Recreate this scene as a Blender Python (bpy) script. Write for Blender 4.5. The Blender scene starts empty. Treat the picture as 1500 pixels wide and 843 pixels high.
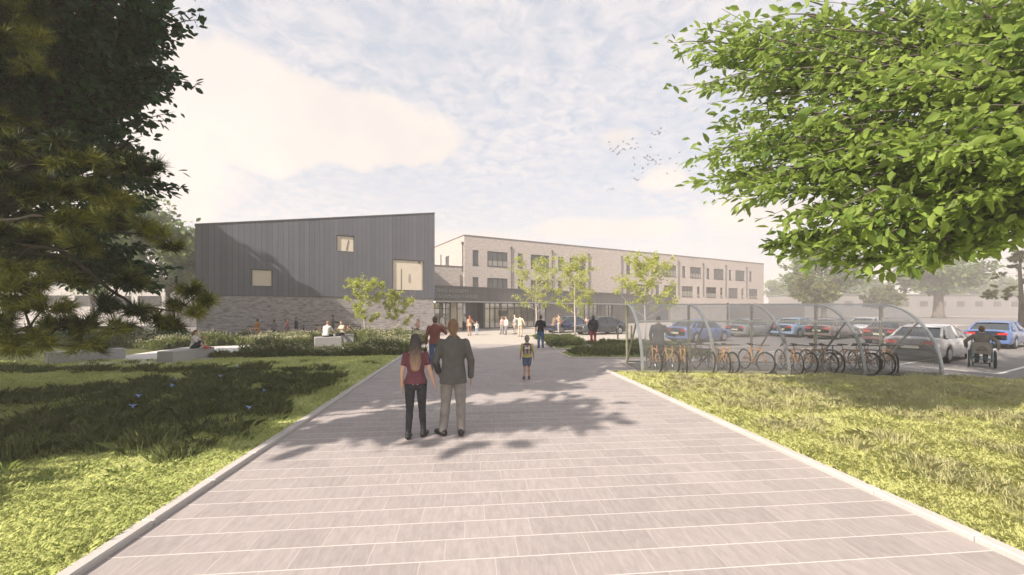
import bpy, math, random
import numpy as np
from mathutils import Vector, Matrix, Euler
random.seed(7); rng = np.random.default_rng(7)
SC = bpy.context.scene; COL = SC.collection
R = math.radians
# ------------------------------------------------------------------ grid of the place
CAMH = 2.0
def G(px, py, z=0.0):                       # where a sight line meets the ground
    Y = 600*(CAMH-z)/(py-454); return Vector(((px-750)/600*Y, Y, z))
def A(px, py, Y): return Vector(((px-750)/600*Y, Y, CAMH+(454-py)/600*Y))
U = Vector((0.872, 0.4895, 0)); V = Vector((-0.4895, 0.872, 0)); ROT_U = math.atan2(U.y, U.x)
PQ = Vector((0.9953, 0.0967, 0)); PP = Vector((-0.0967, 0.9953, 0)); ROT_P = math.atan2(PQ.y, PQ.x)
# ------------------------------------------------------------------ materials
MATS = {}
def new_mat(name):
    m = bpy.data.materials.new(name); m.use_nodes = True
    nt = m.node_tree; b = nt.nodes['Principled BSDF']; MATS[name] = m
    return m, nt, b
def N(nt, t, **kw):
    n = nt.nodes.new(t)
    for k, v in kw.items():
        if k in n.inputs: n.inputs[k].default_value = v
        else: setattr(n, k, v)
    return n
def c4(c): return (c[0], c[1], c[2], 1)
def rgb(r, g, b):                           # display value to linear base colour
    f = lambda v: ((v/255+0.055)/1.055)**2.4 if v > 10 else v/255/12.92
    return (f(r), f(g), f(b))
def mix(nt, fac, a, b, blend='MIX'):
    n = nt.nodes.new('ShaderNodeMix'); n.data_type = 'RGBA'; n.blend_type = blend
    for i, v in ((0, fac), (6, a), (7, b)):
        if isinstance(v, (tuple, list)): n.inputs[i].default_value = c4(v)
        elif isinstance(v, (int, float)): n.inputs[i].default_value = v
        else: nt.links.new(v, n.inputs[i])
    return n.outputs[2]
def math_n(nt, op, a, b=None, c=None, clamp=False):
    n = nt.nodes.new('ShaderNodeMath'); n.operation = op; n.use_clamp = clamp
    for i, v in enumerate((a, b, c)):
        if v is None: continue
        if isinstance(v, (int, float)): n.inputs[i].default_value = v
        else: nt.links.new(v, n.inputs[i])
    return n.outputs[0]
def ramp(nt, fac, stops):
    n = nt.nodes.new('ShaderNodeValToRGB'); e = n.color_ramp.elements
    while len(e) < len(stops): e.new(0.5)
    for el, (p, c) in zip(e, stops):
        el.position = p; el.color = c4(c) if isinstance(c, (tuple, list)) else (c, c, c, 1)
    nt.links.new(fac, n.inputs[0]); return n.outputs[0]
def plain(name, col, rough=.6, var=.12, scale=6., metal=0., spec=.5, coat=0., bump=0., detail=4, emit=None):
    if name in MATS: return MATS[name]
    m, nt, b = new_mat(name); L = nt.links
    tc = N(nt, 'ShaderNodeTexCoord'); no = N(nt, 'ShaderNodeTexNoise', Scale=scale, Detail=detail, Roughness=.6)
    L.new(tc.outputs['Object'], no.inputs['Vector'])
    if var > 0:
        f = ramp(nt, no.outputs[0], [(.3, 0.), (.7, 1.)])
        L.new(mix(nt, f, tuple(x*(1-var) for x in col), tuple(min(.9, x*(1+var)) for x in col)), b.inputs['Base Color'])
        L.new(math_n(nt, 'MULTIPLY_ADD', no.outputs[0], .25, rough-.12, True), b.inputs['Roughness'])
    else:
        b.inputs['Base Color'].default_value = c4(col); b.inputs['Roughness'].default_value = rough
    b.inputs['Metallic'].default_value = metal; b.inputs['Specular IOR Level'].default_value = spec
    b.inputs['Coat Weight'].default_value = coat
    if bump > 0:
        bn = N(nt, 'ShaderNodeBump', Strength=bump, Distance=.02); L.new(no.outputs[0], bn.inputs['Height']); L.new(bn.outputs[0], b.inputs['Normal'])
    if emit: b.inputs['Emission Color'].default_value = c4(emit[:3]); b.inputs['Emission Strength'].default_value = emit[3]
    return m
def leaf_mat(name, dark, light, trans=.35, rough=.55, spec=.3, scale=.7):
    if name in MATS: return MATS[name]
    m, nt, b = new_mat(name); L = nt.links
    geo = N(nt, 'ShaderNodeNewGeometry'); tc = N(nt, 'ShaderNodeTexCoord')
    no = N(nt, 'ShaderNodeTexNoise', Scale=scale, Detail=3); L.new(tc.outputs['Object'], no.inputs['Vector'])
    f = math_n(nt, 'ADD', math_n(nt, 'MULTIPLY', geo.outputs['Random Per Island'], .65), math_n(nt, 'MULTIPLY', ramp(nt, no.outputs[0], [(.3, 0.), (.7, 1.)]), .35))
    col = mix(nt, f, dark, light)
    L.new(col, b.inputs['Base Color']); b.inputs['Roughness'].default_value = rough; b.inputs['Specular IOR Level'].default_value = spec
    tr = N(nt, 'ShaderNodeBsdfTranslucent'); L.new(mix(nt, .5, col, tuple(min(1, x*1.6) for x in light)), tr.inputs[0])
    mx = N(nt, 'ShaderNodeMixShader'); mx.inputs[0].default_value = trans
    out = nt.nodes['Material Output']
    L.new(b.outputs[0], mx.inputs[1]); L.new(tr.outputs[0], mx.inputs[2]); L.new(mx.outputs[0], out.inputs['Surface'])
    return m
def glass_mat(name, tint=(.9, .95, .95), clear=.75, rough=.05, edge=.6):
    if name in MATS: return MATS[name]
    m, nt, b = new_mat(name); L = nt.links
    t = N(nt, 'ShaderNodeBsdfTransparent'); t.inputs[0].default_value = c4(tint)
    g = N(nt, 'ShaderNodeBsdfGlossy', Roughness=rough)
    fr = N(nt, 'ShaderNodeLayerWeight', Blend=.35)
    mx = N(nt, 'ShaderNodeMixShader')
    L.new(math_n(nt, 'MULTIPLY_ADD', fr.outputs[0], edge, 1-clear, True), mx.inputs[0])
    L.new(t.outputs[0], mx.inputs[1]); L.new(g.outputs[0], mx.inputs[2]); L.new(mx.outputs[0], nt.nodes['Material Output'].inputs['Surface'])
    return m
# ------------------------------------------------------------------ mesh builder
class MB:
    def __init__(s): s.v = []; s.f = []; s.m = []
    def add(s, vs, fs, mi=0):
        o = len(s.v); s.v += [tuple(p) for p in vs]; s.f += [tuple(i+o for i in f) for f in fs]; s.m += [mi]*len(fs); return s
    def box(s, lo, hi, mi=0, M=None, bevel=0.):
        x0, y0, z0 = lo; x1, y1, z1 = hi
        if bevel > 0:
            b = min(bevel, (x1-x0)/2.1, (y1-y0)/2.1, (z1-z0)/2.1)
            ring = lambda z, i: [(x0+i, y0+b+0, z), (x0+b+0, y0+i, z)]
            vs = []
            for z, i in ((z0, b), (z0+b, 0), (z1-b, 0), (z1, b)):
                X0, X1, Y0, Y1 = x0+i, x1-i, y0+i, y1-i
                k = b if i == 0 else b*.6
                vs += [(X0+k, Y0, z), (X1-k, Y0, z), (X1, Y0+k, z), (X1, Y1-k, z), (X1-k, Y1, z), (X0+k, Y1, z), (X0, Y1-k, z), (X0, Y0+k, z)]
            fs = [tuple(range(7, -1, -1)), tuple(range(24, 32))]
            for r in range(3):
                for k in range(8): fs.append((r*8+k, r*8+(k+1) % 8, r*8+8+(k+1) % 8, r*8+8+k))
        else:
            vs = [(x0, y0, z0), (x1, y0, z0), (x1, y1, z0), (x0, y1, z0), (x0, y0, z1), (x1, y0, z1), (x1, y1, z1), (x0, y1, z1)]
            fs = [(0, 3, 2, 1), (4, 5, 6, 7), (0, 1, 5, 4), (1, 2, 6, 5), (2, 3, 7, 6), (3, 0, 4, 7)]
        if M is not None: vs = [M @ Vector(p) for p in vs]
        return s.add(vs, fs, mi)
    def tube(s, pts, rad, n=8, mi=0, caps=True, squash=None):
        pts = [Vector(p) for p in pts]
        if not isinstance(rad, (list, tuple)): rad = [rad]*len(pts)
        d0 = (pts[1]-pts[0]).normalized(); a = d0.orthogonal().normalized()
        vs = []
        for i, p in enumerate(pts):
            d = (pts[min(i+1, len(pts)-1)]-pts[max(i-1, 0)]).normalized()
            a = (a-d*a.dot(d)).normalized() if (a-d*a.dot(d)).length > 1e-6 else d.orthogonal().normalized()
            b = d.cross(a)
            for k in range(n):
                t = 2*math.pi*k/n; vs.append(p+(a*math.cos(t)+b*math.sin(t))*rad[i])
        fs = [(i*n+k, i*n+(k+1) % n, (i+1)*n+(k+1) % n, (i+1)*n+k) for i in range(len(pts)-1) for k in range(n)]
        if caps: fs += [tuple(range(n-1, -1, -1)), tuple(range((len(pts)-1)*n, len(pts)*n))]
        return s.add(vs, fs, mi)
    def capsule(s, p0, p1, r0, r1, n=12, mi=0):
        p0, p1 = Vector(p0), Vector(p1); d = (p1-p0); L = d.length
        if L < 1e-6: return s.ell(p0, (r0, r0, r0), mi=mi)
        d /= L; pts = []; rad = []
        for t in (-1, -.85, -.5, 0): pts.append(p0+d*(r0*t)); rad.append(max(.0008, r0*math.sqrt(max(0, 1-t*t))))
        for t in (0, .5, .85, 1): pts.append(p1+d*(r1*t)); rad.append(max(.0008, r1*math.sqrt(max(0, 1-t*t))))
        return s.tube(pts, rad, n, mi)
    def ell(s, c, r, rot=None, n=16, h=10, mi=0):
        c = Vector(c); M = Euler(rot).to_matrix() if rot else None; vs = []; fs = []
        for i in range(h+1):
            ph = math.pi*i/h
            for k in range(n):
                t = 2*math.pi*k/n
                p = Vector((r[0]*max(.02, math.sin(ph))*math.cos(t), r[1]*max(.02, math.sin(ph))*math.sin(t), -r[2]*math.cos(ph)))
                vs.append(c+(M @ p if M else p))
        for i in range(h):
            for k in range(n): fs.append((i*n+k, i*n+(k+1) % n, (i+1)*n+(k+1) % n, (i+1)*n+k))
        fs += [tuple(range(n-1, -1, -1)), tuple(range(h*n, h*n+n))]
        return s.add(vs, fs, mi)
    def loft(s, secs, T, n=22, mi=0):
        vs = []; fs = []
        for z, rx, ry, cy in secs:
            for k in range(n):
                t = 2*math.pi*k/n; ct, st_ = math.cos(t), math.sin(t); ex = lambda v: math.copysign(abs(v)**.85, v); vs.append(T @ Vector((rx*ex(ct), cy+ry*ex(st_), z-.95)))
        m = len(secs); fs = [(i*n+k, i*n+(k+1) % n, (i+1)*n+(k+1) % n, (i+1)*n+k) for i in range(m-1) for k in range(n)]+[tuple(range(n-1, -1, -1)), tuple(range((m-1)*n, m*n))]
        return s.add(vs, fs, mi)
    def prism(s, poly, z0, z1, mi=0):
        n = len(poly); vs = [(p[0], p[1], z0) for p in poly]+[(p[0], p[1], z1) for p in poly]
        return s.add(vs, [tuple(range(n-1, -1, -1)), tuple(range(n, 2*n))]+[(k, (k+1) % n, n+(k+1) % n, n+k) for k in range(n)], mi)
    def torus(s, c, ax, Rr, r, n=28, m=6, mi=0):
        c = Vector(c); ax = Vector(ax).normalized(); a = ax.orthogonal().normalized(); b = ax.cross(a)
        vs = []; fs = []
        for i in range(n):
            t = 2*math.pi*i/n; d = a*math.cos(t)+b*math.sin(t)
            for k in range(m):
                q = 2*math.pi*k/m; vs.append(c+d*(Rr+r*math.cos(q))+ax*(r*math.sin(q)))
        for i in range(n):
            for k in range(m): fs.append((i*m+k, ((i+1) % n)*m+k, ((i+1) % n)*m+(k+1) % m, i*m+(k+1) % m))
        return s.add(vs, fs, mi)
    def mesh(s, name, mats, smooth=False):
        me = bpy.data.meshes.new(name); me.from_pydata(s.v, [], s.f)
        if not isinstance(mats, (list, tuple)): mats = [mats]
        for m in mats: me.materials.append(m)
        if len(mats) > 1: me.polygons.foreach_set('material_index', s.m)
        if smooth: me.polygons.foreach_set('use_smooth', [True]*len(me.polygons))
        me.update(); return me
    def build(s, name, mats, parent=None, smooth=False, loc=None, rotz=None):
        o = bpy.data.objects.new(name, s.mesh(name, mats, smooth)); COL.objects.link(o)
        if parent is not None: o.parent = parent
        if loc is not None: o.location = loc
        if rotz is not None: o.rotation_euler.z = rotz
        return o
def np_mesh(name, verts, faces_n, mats, mat_idx=None):        # verts (n,3); faces an (m,k) index array
    me = bpy.data.meshes.new(name); nv = len(verts); m, k = faces_n.shape
    me.vertices.add(nv); me.vertices.foreach_set('co', np.ascontiguousarray(verts, dtype=np.float32).ravel())
    me.loops.add(m*k); me.loops.foreach_set('vertex_index', faces_n.astype(np.int32).ravel())
    me.polygons.add(m); me.polygons.foreach_set('loop_start', np.arange(0, m*k, k, dtype=np.int32))
    for mm in (mats if isinstance(mats, (list, tuple)) else [mats]): me.materials.append(mm)
    if mat_idx is not None: me.polygons.foreach_set('material_index', mat_idx.astype(np.int32))
    me.update(calc_edges=True); return me
def link(name, me, parent=None, loc=None, rotz=None):
    o = bpy.data.objects.new(name, me); COL.objects.link(o)
    if parent is not None: o.parent = parent
    if loc is not None: o.location = loc
    if rotz is not None: o.rotation_euler.z = rotz
    return o
def empty(name, loc=(0, 0, 0), rotz=0.):
    o = bpy.data.objects.new(name, None); COL.objects.link(o); o.location = loc; o.rotation_euler.z = rotz; o.empty_display_size = .2; return o
def tag(o, label=None, cat=None, group=None, kind=None):
    if label: o['label'] = label
    if cat: o['category'] = cat
    if group: o['group'] = group
    if kind: o['kind'] = kind
    return o
def copy_tree(o, parent=None):
    c = o.copy(); COL.objects.link(c)
    if parent is not None: c.parent = parent
    for ch in list(o.children): copy_tree(ch, c)
    return c
# ------------------------------------------------------------------ camera, world, sun, air
cam_d = bpy.data.cameras.new('camera'); cam = bpy.data.objects.new('camera', cam_d); COL.objects.link(cam)
cam.location = (0, 0, CAMH); cam.rotation_euler = (R(90), 0, 0)
cam_d.sensor_width = 36; cam_d.lens = 36*600/1500; cam_d.shift_y = (454-421.5)/1500; cam_d.clip_end = 3000; cam_d.clip_start = .05
SC.camera = cam
SUN_H = Vector((.70, .714, 0)); ELEV = R(37)
sd = bpy.data.lights.new('sun', 'SUN'); sd.energy = 5.0; sd.angle = R(.5); sd.color = (1, .885, .77)
so = bpy.data.objects.new('sun', sd); COL.objects.link(so)
dirv = Vector((SUN_H.x*math.cos(ELEV), SUN_H.y*math.cos(ELEV), -math.sin(ELEV)))
so.rotation_euler = dirv.to_track_quat('-Z', 'Y').to_euler(); so.location = (-20, -15, 30)
w = bpy.data.worlds.new('World'); SC.world = w; w.use_nodes = True; nt = w.node_tree; L = nt.links
bg = nt.nodes['Background']; bg.inputs[1].default_value = SKY_STRENGTH = .11
sky = N(nt, 'ShaderNodeTexSky'); sky.sky_type = 'NISHITA'; sky.sun_disc = False; sky.sun_elevation = ELEV
sky.sun_rotation = math.atan2(-SUN_H.x, -SUN_H.y) % (2*math.pi); sky.dust_density = 2.5; sky.air_density = 1.; sky.altitude = 100
tc = N(nt, 'ShaderNodeTexCoord'); D = tc.outputs['Generated']
def vmath(op, a, b=None):
    n = nt.nodes.new('ShaderNodeVectorMath'); n.operation = op
    for i, v in enumerate((a, b)):
        if v is None: continue
        if isinstance(v, (tuple, list, Vector)): n.inputs[i].default_value = v
        else: L.new(v, n.inputs[i])
    return n
sep = N(nt, 'ShaderNodeSeparateXYZ'); L.new(D, sep.inputs[0])
# cloud layer high above: project the direction onto a plane overhead
zz = math_n(nt, 'MAXIMUM', math_n(nt, 'ADD', sep.outputs[2], .08), .03)
comb = N(nt, 'ShaderNodeCombineXYZ'); L.new(math_n(nt, 'DIVIDE', sep.outputs[0], zz), comb.inputs[0]); L.new(math_n(nt, 'DIVIDE', sep.outputs[1], zz), comb.inputs[1])
n1 = N(nt, 'ShaderNodeTexNoise', Scale=10.5, Detail=6, Roughness=.66, Distortion=.5); L.new(comb.outputs[0], n1.inputs['Vector'])
n2 = N(nt, 'ShaderNodeTexNoise', Scale=.8, Detail=3, Roughness=.55); L.new(comb.outputs[0], n2.inputs['Vector'])
cirro = math_n(nt, 'MULTIPLY', ramp(nt, n1.outputs[0], [(.34, 0.), (.62, 1.)]), ramp(nt, n2.outputs[0], [(.30, .35), (.58, 1.)]))
def dirv_of(px, py):
    v = Vector(((px-750)/600, 1, (454-py)/600)); return v.normalized()
n3 = N(nt, 'ShaderNodeTexNoise', Scale=6.5, Detail=8, Roughness=.6); L.new(D, n3.inputs['Vector'])
def puff(px, py, rx, rz, amp=.62, soft=.09, noise=n3):
    c = dirv_of(px, py); d = vmath('SUBTRACT', D, tuple(c))
    # keep the cloud's underside flatter than its top
    q = vmath('MULTIPLY', d.outputs[0], (1/rx, 1/rx, 1/rz)); ln = vmath('LENGTH', q.outputs[0])
    e = math_n(nt, 'ADD', ln.outputs['Value'], math_n(nt, 'MULTIPLY', math_n(nt, 'SUBTRACT', noise.outputs[0], .5), -amp*2.2))
    return math_n(nt, 'SUBTRACT', 1., math_n(nt, 'DIVIDE', math_n(nt, 'SUBTRACT', e, 1-soft), 2*soft, None, True), None, True)
n4 = N(nt, 'ShaderNodeTexNoise', Scale=16, Detail=5, Roughness=.55); L.new(D, n4.inputs['Vector'])
puffs = [puff(330, 165, .30, .095), puff(505, 190, .22, .075), puff(585, 205, .12, .05), puff(240, 120, .20, .09), puff(120, 60, .3, .09), puff(90, 230, .25, .1),
         puff(978, 262, .040, .022, .95, .45, n4), puff(955, 268, .025, .012, .9, .5, n4), puff(1080, 308, .07, .03, .5, .25, n4), puff(840, 335, .09, .022, .5, .3, n4), puff(930, 335, .10, .022, .5, .3, n4), puff(1120, 318, .10, .03, .5, .3, n4), puff(700, 352, .12, .02, .5, .35, n4), puff(905, 200, .03, .014, .95, .8, n4)]
big = puffs[0]
for p in puffs[1:]: big = math_n(nt, 'MAXIMUM', big, p)
K = .585/SKY_STRENGTH
pale = mix(nt, .72, sky.outputs[0], tuple(x*K for x in (.62, .65, .71)))
zen = math_n(nt, 'MULTIPLY', sep.outputs[2], 2.2, None, True)
c1 = mix(nt, math_n(nt, 'MULTIPLY', cirro, .72), pale, tuple(x*K for x in (.90, .825, .80)))
nshade = N(nt, 'ShaderNodeTexNoise', Scale=3.2, Detail=4); L.new(D, nshade.inputs['Vector'])
cl = mix(nt, ramp(nt, nshade.outputs[0], [(.35, 0.), (.65, 1.)]), tuple(x*K for x in (.80, .725, .69)), tuple(x*K for x in (.97, .865, .785)))
c2 = mix(nt, math_n(nt, 'MULTIPLY', big, .92), c1, cl)
hz = math_n(nt, 'POWER', math_n(nt, 'SUBTRACT', 1., math_n(nt, 'MULTIPLY', math_n(nt, 'ABSOLUTE', sep.outputs[2]), 2.4, None, True), None, True), 2.6)
c3 = mix(nt, math_n(nt, 'MULTIPLY', hz, .8), c2, tuple(x*K for x in (.98, .88, .80)))
L.new(c3, bg.inputs[0])
SC.view_settings.view_transform = 'Standard'; SC.view_settings.look = 'None'; SC.view_settings.gamma = 1; SC.view_settings.use_curve_mapping = False
SC.view_settings.exposure = EXPOSURE = .95
SC.render.engine = 'CYCLES'; SC.cycles.use_denoising = True; SC.cycles.max_bounces = 8; SC.cycles.transparent_max_bounces = 16; SC.cycles.volume_bounces = 1
SC.cycles.use_adaptive_sampling = True; SC.cycles.adaptive_threshold = .02; SC.cycles.sample_clamp_indirect = 6
def make_haze():
    mb = MB().box((-420, -60, -1.5), (560, 640, 32)); m, nt, b = new_mat('haze_air'); nt.nodes.remove(b)
    v = N(nt, 'ShaderNodeVolumePrincipled', Density=.0028, Anisotropy=.25); v.inputs['Color'].default_value = (.97, .93, .90, 1)
    nt.links.new(v.outputs[0], nt.nodes['Material Output'].inputs['Volume'])
    tag(mb.build('haze', m), kind='stuff')
# ------------------------------------------------------------------ setting materials
def brick_mat(name, c1, c2, mortar, sc=1.0, var=.35):
    m, nt, b = new_mat(name); L = nt.links
    tc = N(nt, 'ShaderNodeTexCoord'); s = N(nt, 'ShaderNodeSeparateXYZ'); L.new(tc.outputs['Object'], s.inputs[0])
    cb = N(nt, 'ShaderNodeCombineXYZ'); L.new(math_n(nt, 'ADD', s.outputs[0], s.outputs[1]), cb.inputs[0]); L.new(s.outputs[2], cb.inputs[1])
    bt = N(nt, 'ShaderNodeTexBrick', Scale=1.0); bt.inputs['Brick Width'].default_value = .225*sc; bt.inputs['Row Height'].default_value = .075*sc
    bt.inputs['Mortar Size'].default_value = .010*sc; bt.inputs['Mortar Smooth'].default_value = .3; bt.inputs['Bias'].default_value = -.1
    bt.inputs['Color1'].default_value = c4(c1); bt.inputs['Color2'].default_value = c4(c2); bt.inputs['Mortar'].default_value = c4(mortar)
    L.new(cb.outputs[0], bt.inputs['Vector'])
    st = N(nt, 'ShaderNodeMapping'); st.inputs['Scale'].default_value = (2.0, 7.5, 1); L.new(cb.outputs[0], st.inputs[0])
    no = N(nt, 'ShaderNodeTexNoise', Scale=1.0, Detail=6, Roughness=.7); L.new(st.outputs[0], no.inputs['Vector'])
    f = ramp(nt, no.outputs[0], [(.36, 1-var), (.5, 1.), (.66, 1+var*.35)])
    L.new(mix(nt, 1., bt.outputs[0], f, 'MULTIPLY'), b.inputs['Base Color']); b.inputs['Roughness'].default_value = .85; b.inputs['Specular IOR Level'].default_value = .2
    bn = N(nt, 'ShaderNodeBump', Strength=.5, Distance=.01); L.new(math_n(nt, 'SUBTRACT', 1., bt.outputs['Fac']), bn.inputs['Height']); L.new(bn.outputs[0], b.inputs['Normal'])
    return m
def slab_mat(name, ca, cb_, joint, w=.6, h=.3, rough=.7, strong=.9):
    m, nt, b = new_mat(name); L = nt.links
    tc = N(nt, 'ShaderNodeTexCoord'); s = N(nt, 'ShaderNodeSeparateXYZ'); L.new(tc.outputs['Object'], s.inputs[0])
    y = math_n(nt, 'DIVIDE', s.outputs[1], h); row = math_n(nt, 'FLOOR', y); fy = math_n(nt, 'SUBTRACT', y, row)
    wn = N(nt, 'ShaderNodeTexWhiteNoise'); wn.noise_dimensions = '1D'; L.new(row, wn.inputs['W'])
    x = math_n(nt, 'ADD', math_n(nt, 'DIVIDE', s.outputs[0], w), math_n(nt, 'MULTIPLY', wn.outputs[0], 1.)); colm = math_n(nt, 'FLOOR', x); fx = math_n(nt, 'SUBTRACT', x, colm)
    jy = math_n(nt, 'LESS_THAN', math_n(nt, 'MINIMUM', fy, math_n(nt, 'SUBTRACT', 1., fy)), .014)
    jx = math_n(nt, 'LESS_THAN', math_n(nt, 'MINIMUM', fx, math_n(nt, 'SUBTRACT', 1., fx)), .006)
    idv = N(nt, 'ShaderNodeCombineXYZ'); L.new(row, idv.inputs[0]); L.new(colm, idv.inputs[1])
    w2 = N(nt, 'ShaderNodeTexWhiteNoise'); w2.noise_dimensions = '2D'; L.new(idv.outputs[0], w2.inputs['Vector'])
    of = N(nt, 'ShaderNodeVectorMath'); of.operation = 'MULTIPLY_ADD'; of.inputs[1].default_value = (7, 7, 7); L.new(w2.outputs[1], of.inputs[0]); L.new(tc.outputs['Object'], of.inputs[2])
    mp = N(nt, 'ShaderNodeMapping'); mp.inputs['Rotation'].default_value = (0, 0, R(14)); mp.inputs['Scale'].default_value = (14., 3.2, 1); L.new(of.outputs[0], mp.inputs[0])
    no = N(nt, 'ShaderNodeTexNoise', Scale=1.6, Detail=7, Roughness=.68, Distortion=.4); L.new(mp.outputs[0], no.inputs['Vector'])
    bg_ = N(nt, 'ShaderNodeTexNoise', Scale=.5, Detail=4); L.new(tc.outputs['Object'], bg_.inputs['Vector'])
    f = math_n(nt, 'ADD', math_n(nt, 'MULTIPLY', ramp(nt, no.outputs[0], [(.3, 0.), (.7, 1.)]), .62), math_n(nt, 'ADD', math_n(nt, 'MULTIPLY', w2.outputs[0], .26), math_n(nt, 'MULTIPLY', bg_.outputs[0], .16)), None, True)
    col = mix(nt, f, ca, cb_)
    col = mix(nt, math_n(nt, 'MULTIPLY', jx, .30), col, joint); col = mix(nt, math_n(nt, 'MULTIPLY', jy, strong), col, joint)
    L.new(col, b.inputs['Base Color']); L.new(math_n(nt, 'MULTIPLY_ADD', no.outputs[0], .25, rough-.12), b.inputs['Roughness']); b.inputs['Specular IOR Level'].default_value = .35
    bn = N(nt, 'ShaderNodeBump', Strength=.25, Distance=.006); L.new(math_n(nt, 'SUBTRACT', no.outputs[0], math_n(nt, 'MULTIPLY', math_n(nt, 'MAXIMUM', jx, jy), .5)), bn.inputs['Height']); L.new(bn.outputs[0], b.inputs['Normal'])
    return m
def clad_mat(name, col, pitch=.33, seam=.045):
    m, nt, b = new_mat(name); L = nt.links
    tc = N(nt, 'ShaderNodeTexCoord'); s = N(nt, 'ShaderNodeSeparateXYZ'); L.new(tc.outputs['Object'], s.inputs[0])
    x = math_n(nt, 'DIVIDE', math_n(nt, 'ADD', s.outputs[0], s.outputs[1]), pitch); k = math_n(nt, 'FLOOR', x); fx = math_n(nt, 'SUBTRACT', x, k)
    wn = N(nt, 'ShaderNodeTexWhiteNoise'); wn.noise_dimensions = '1D'; L.new(k, wn.inputs['W'])
    mp = N(nt, 'ShaderNodeMapping'); mp.inputs['Scale'].default_value = (.8, .8, .5); L.new(tc.outputs['Object'], mp.inputs[0])
    no = N(nt, 'ShaderNodeTexNoise', Scale=1.2, Detail=6, Roughness=.65); L.new(mp.outputs[0], no.inputs['Vector'])
    f = math_n(nt, 'ADD', math_n(nt, 'MULTIPLY', wn.outputs[0], .5), math_n(nt, 'MULTIPLY', no.outputs[0], .6), None, True)
    c = mix(nt, f, tuple(v*.80 for v in col), tuple(v*1.22 for v in col))
    e = math_n(nt, 'LESS_THAN', fx, seam/pitch)
    L.new(mix(nt, math_n(nt, 'MULTIPLY', e, .55), c, tuple(v*.5 for v in col)), b.inputs['Base Color']); b.inputs['Roughness'].default_value = .55; b.inputs['Specular IOR Level'].default_value = .35
    bn = N(nt, 'ShaderNodeBump', Strength=.5, Distance=.02); L.new(e, bn.inputs['Height']); L.new(bn.outputs[0], b.inputs['Normal'])
    return m
def ground_mat(name, ca, cb_, scale=.35, fine=30, bump=.3, rough=.9):
    m, nt, b = new_mat(name); L = nt.links
    tc = N(nt, 'ShaderNodeTexCoord'); n1 = N(nt, 'ShaderNodeTexNoise', Scale=scale, Detail=6, Roughness=.6); n2 = N(nt, 'ShaderNodeTexNoise', Scale=fine, Detail=4, Roughness=.7)
    for q in (n1, n2): L.new(tc.outputs['Object'], q.inputs['Vector'])
    f = math_n(nt, 'ADD', math_n(nt, 'MULTIPLY', ramp(nt, n1.outputs[0], [(.3, 0.), (.7, 1.)]), .6), math_n(nt, 'MULTIPLY', ramp(nt, n2.outputs[0], [(.3, 0.), (.7, 1.)]), .4))
    L.new(mix(nt, f, ca, cb_), b.inputs['Base Color']); b.inputs['Roughness'].default_value = rough; b.inputs['Specular IOR Level'].default_value = .2
    bn = N(nt, 'ShaderNodeBump', Strength=bump, Distance=.01); L.new(n2.outputs[0], bn.inputs['Height']); L.new(bn.outputs[0], b.inputs['Normal'])
    return m
BRICK_P = brick_mat('brick_plinth', (.34, .315, .315), (.235, .22, .225), (.37, .35, .35), 1.0, .5)
BRICK_M = brick_mat('brick_buff', (.46, .405, .37), (.36, .315, .295), (.46, .42, .395), 1.0, .26)
CLAD = clad_mat('dark_seamed_cladding', (.112, .117, .136)); CLAD2 = clad_mat('grey_boarding', (.135, .130, .130), .16, .02)
SLATC = clad_mat('fence_slats', (.17, .16, .155), .12, .025)
FRAME = plain('frame_charcoal', (.035, .036, .038), .5, .1); ALU = plain('aluminium', (.45, .46, .47), .35, .08, metal=.8)
BLIND = plain('cream_blind', (.60, .53, .43), .8, .05, .5); GLASS_D = plain('window_glass_dark', (.05, .053, .055), .06, .5, .25, spec=.8, coat=.3)
BLIND_W = plain('blind_grey', (.25, .24, .22), .7, .1); STEEL = plain('galvanised_steel', (.38, .40, .42), .38, .15, 12, metal=.85)
STEEL_O = plain('weathered_steel', (.26, .26, .19), .5, .2, 9, metal=.4); PIPE = plain('downpipe_grey', (.07, .07, .073), .5, .1)
CONC = ground_mat('bench_concrete', (.30, .295, .30), (.40, .39, .385), .8, 22, .25, .85)
KERB = ground_mat('kerb_concrete', (.40, .375, .355), (.50, .47, .45), .9, 40, .25, .85)
PAVE = slab_mat('path_slabs', (.235, .21, .205), (.40, .358, .345), (.66, .61, .58))
PLAZA = slab_mat('plaza_slabs', (.36, .325, .285), (.46, .42, .375), (.55, .51, .47), .6, .3, .75, .5)
ASPH = ground_mat('asphalt', (.17, .16, .158), (.225, .212, .205), .12, 60, .3, .85)
PALE = ground_mat('white_concrete', (.55, .53, .51), (.64, .62, .60), .6, 30, .15, .85)
SOIL = ground_mat('lawn_soil', (.34, .36, .12), (.45, .46, .19), 1.2, 25, .6, .95)
SOIL2 = ground_mat('bed_soil', (.05, .06, .02), (.10, .105, .04), 1.2, 25, .6, .95)
EARTH = ground_mat('far_ground', (.24, .22, .19), (.33, .30, .26), .02, 2, .2, .95)
PAINT = plain('road_paint', (.62, .61, .59), .7, .1, 8)
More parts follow.
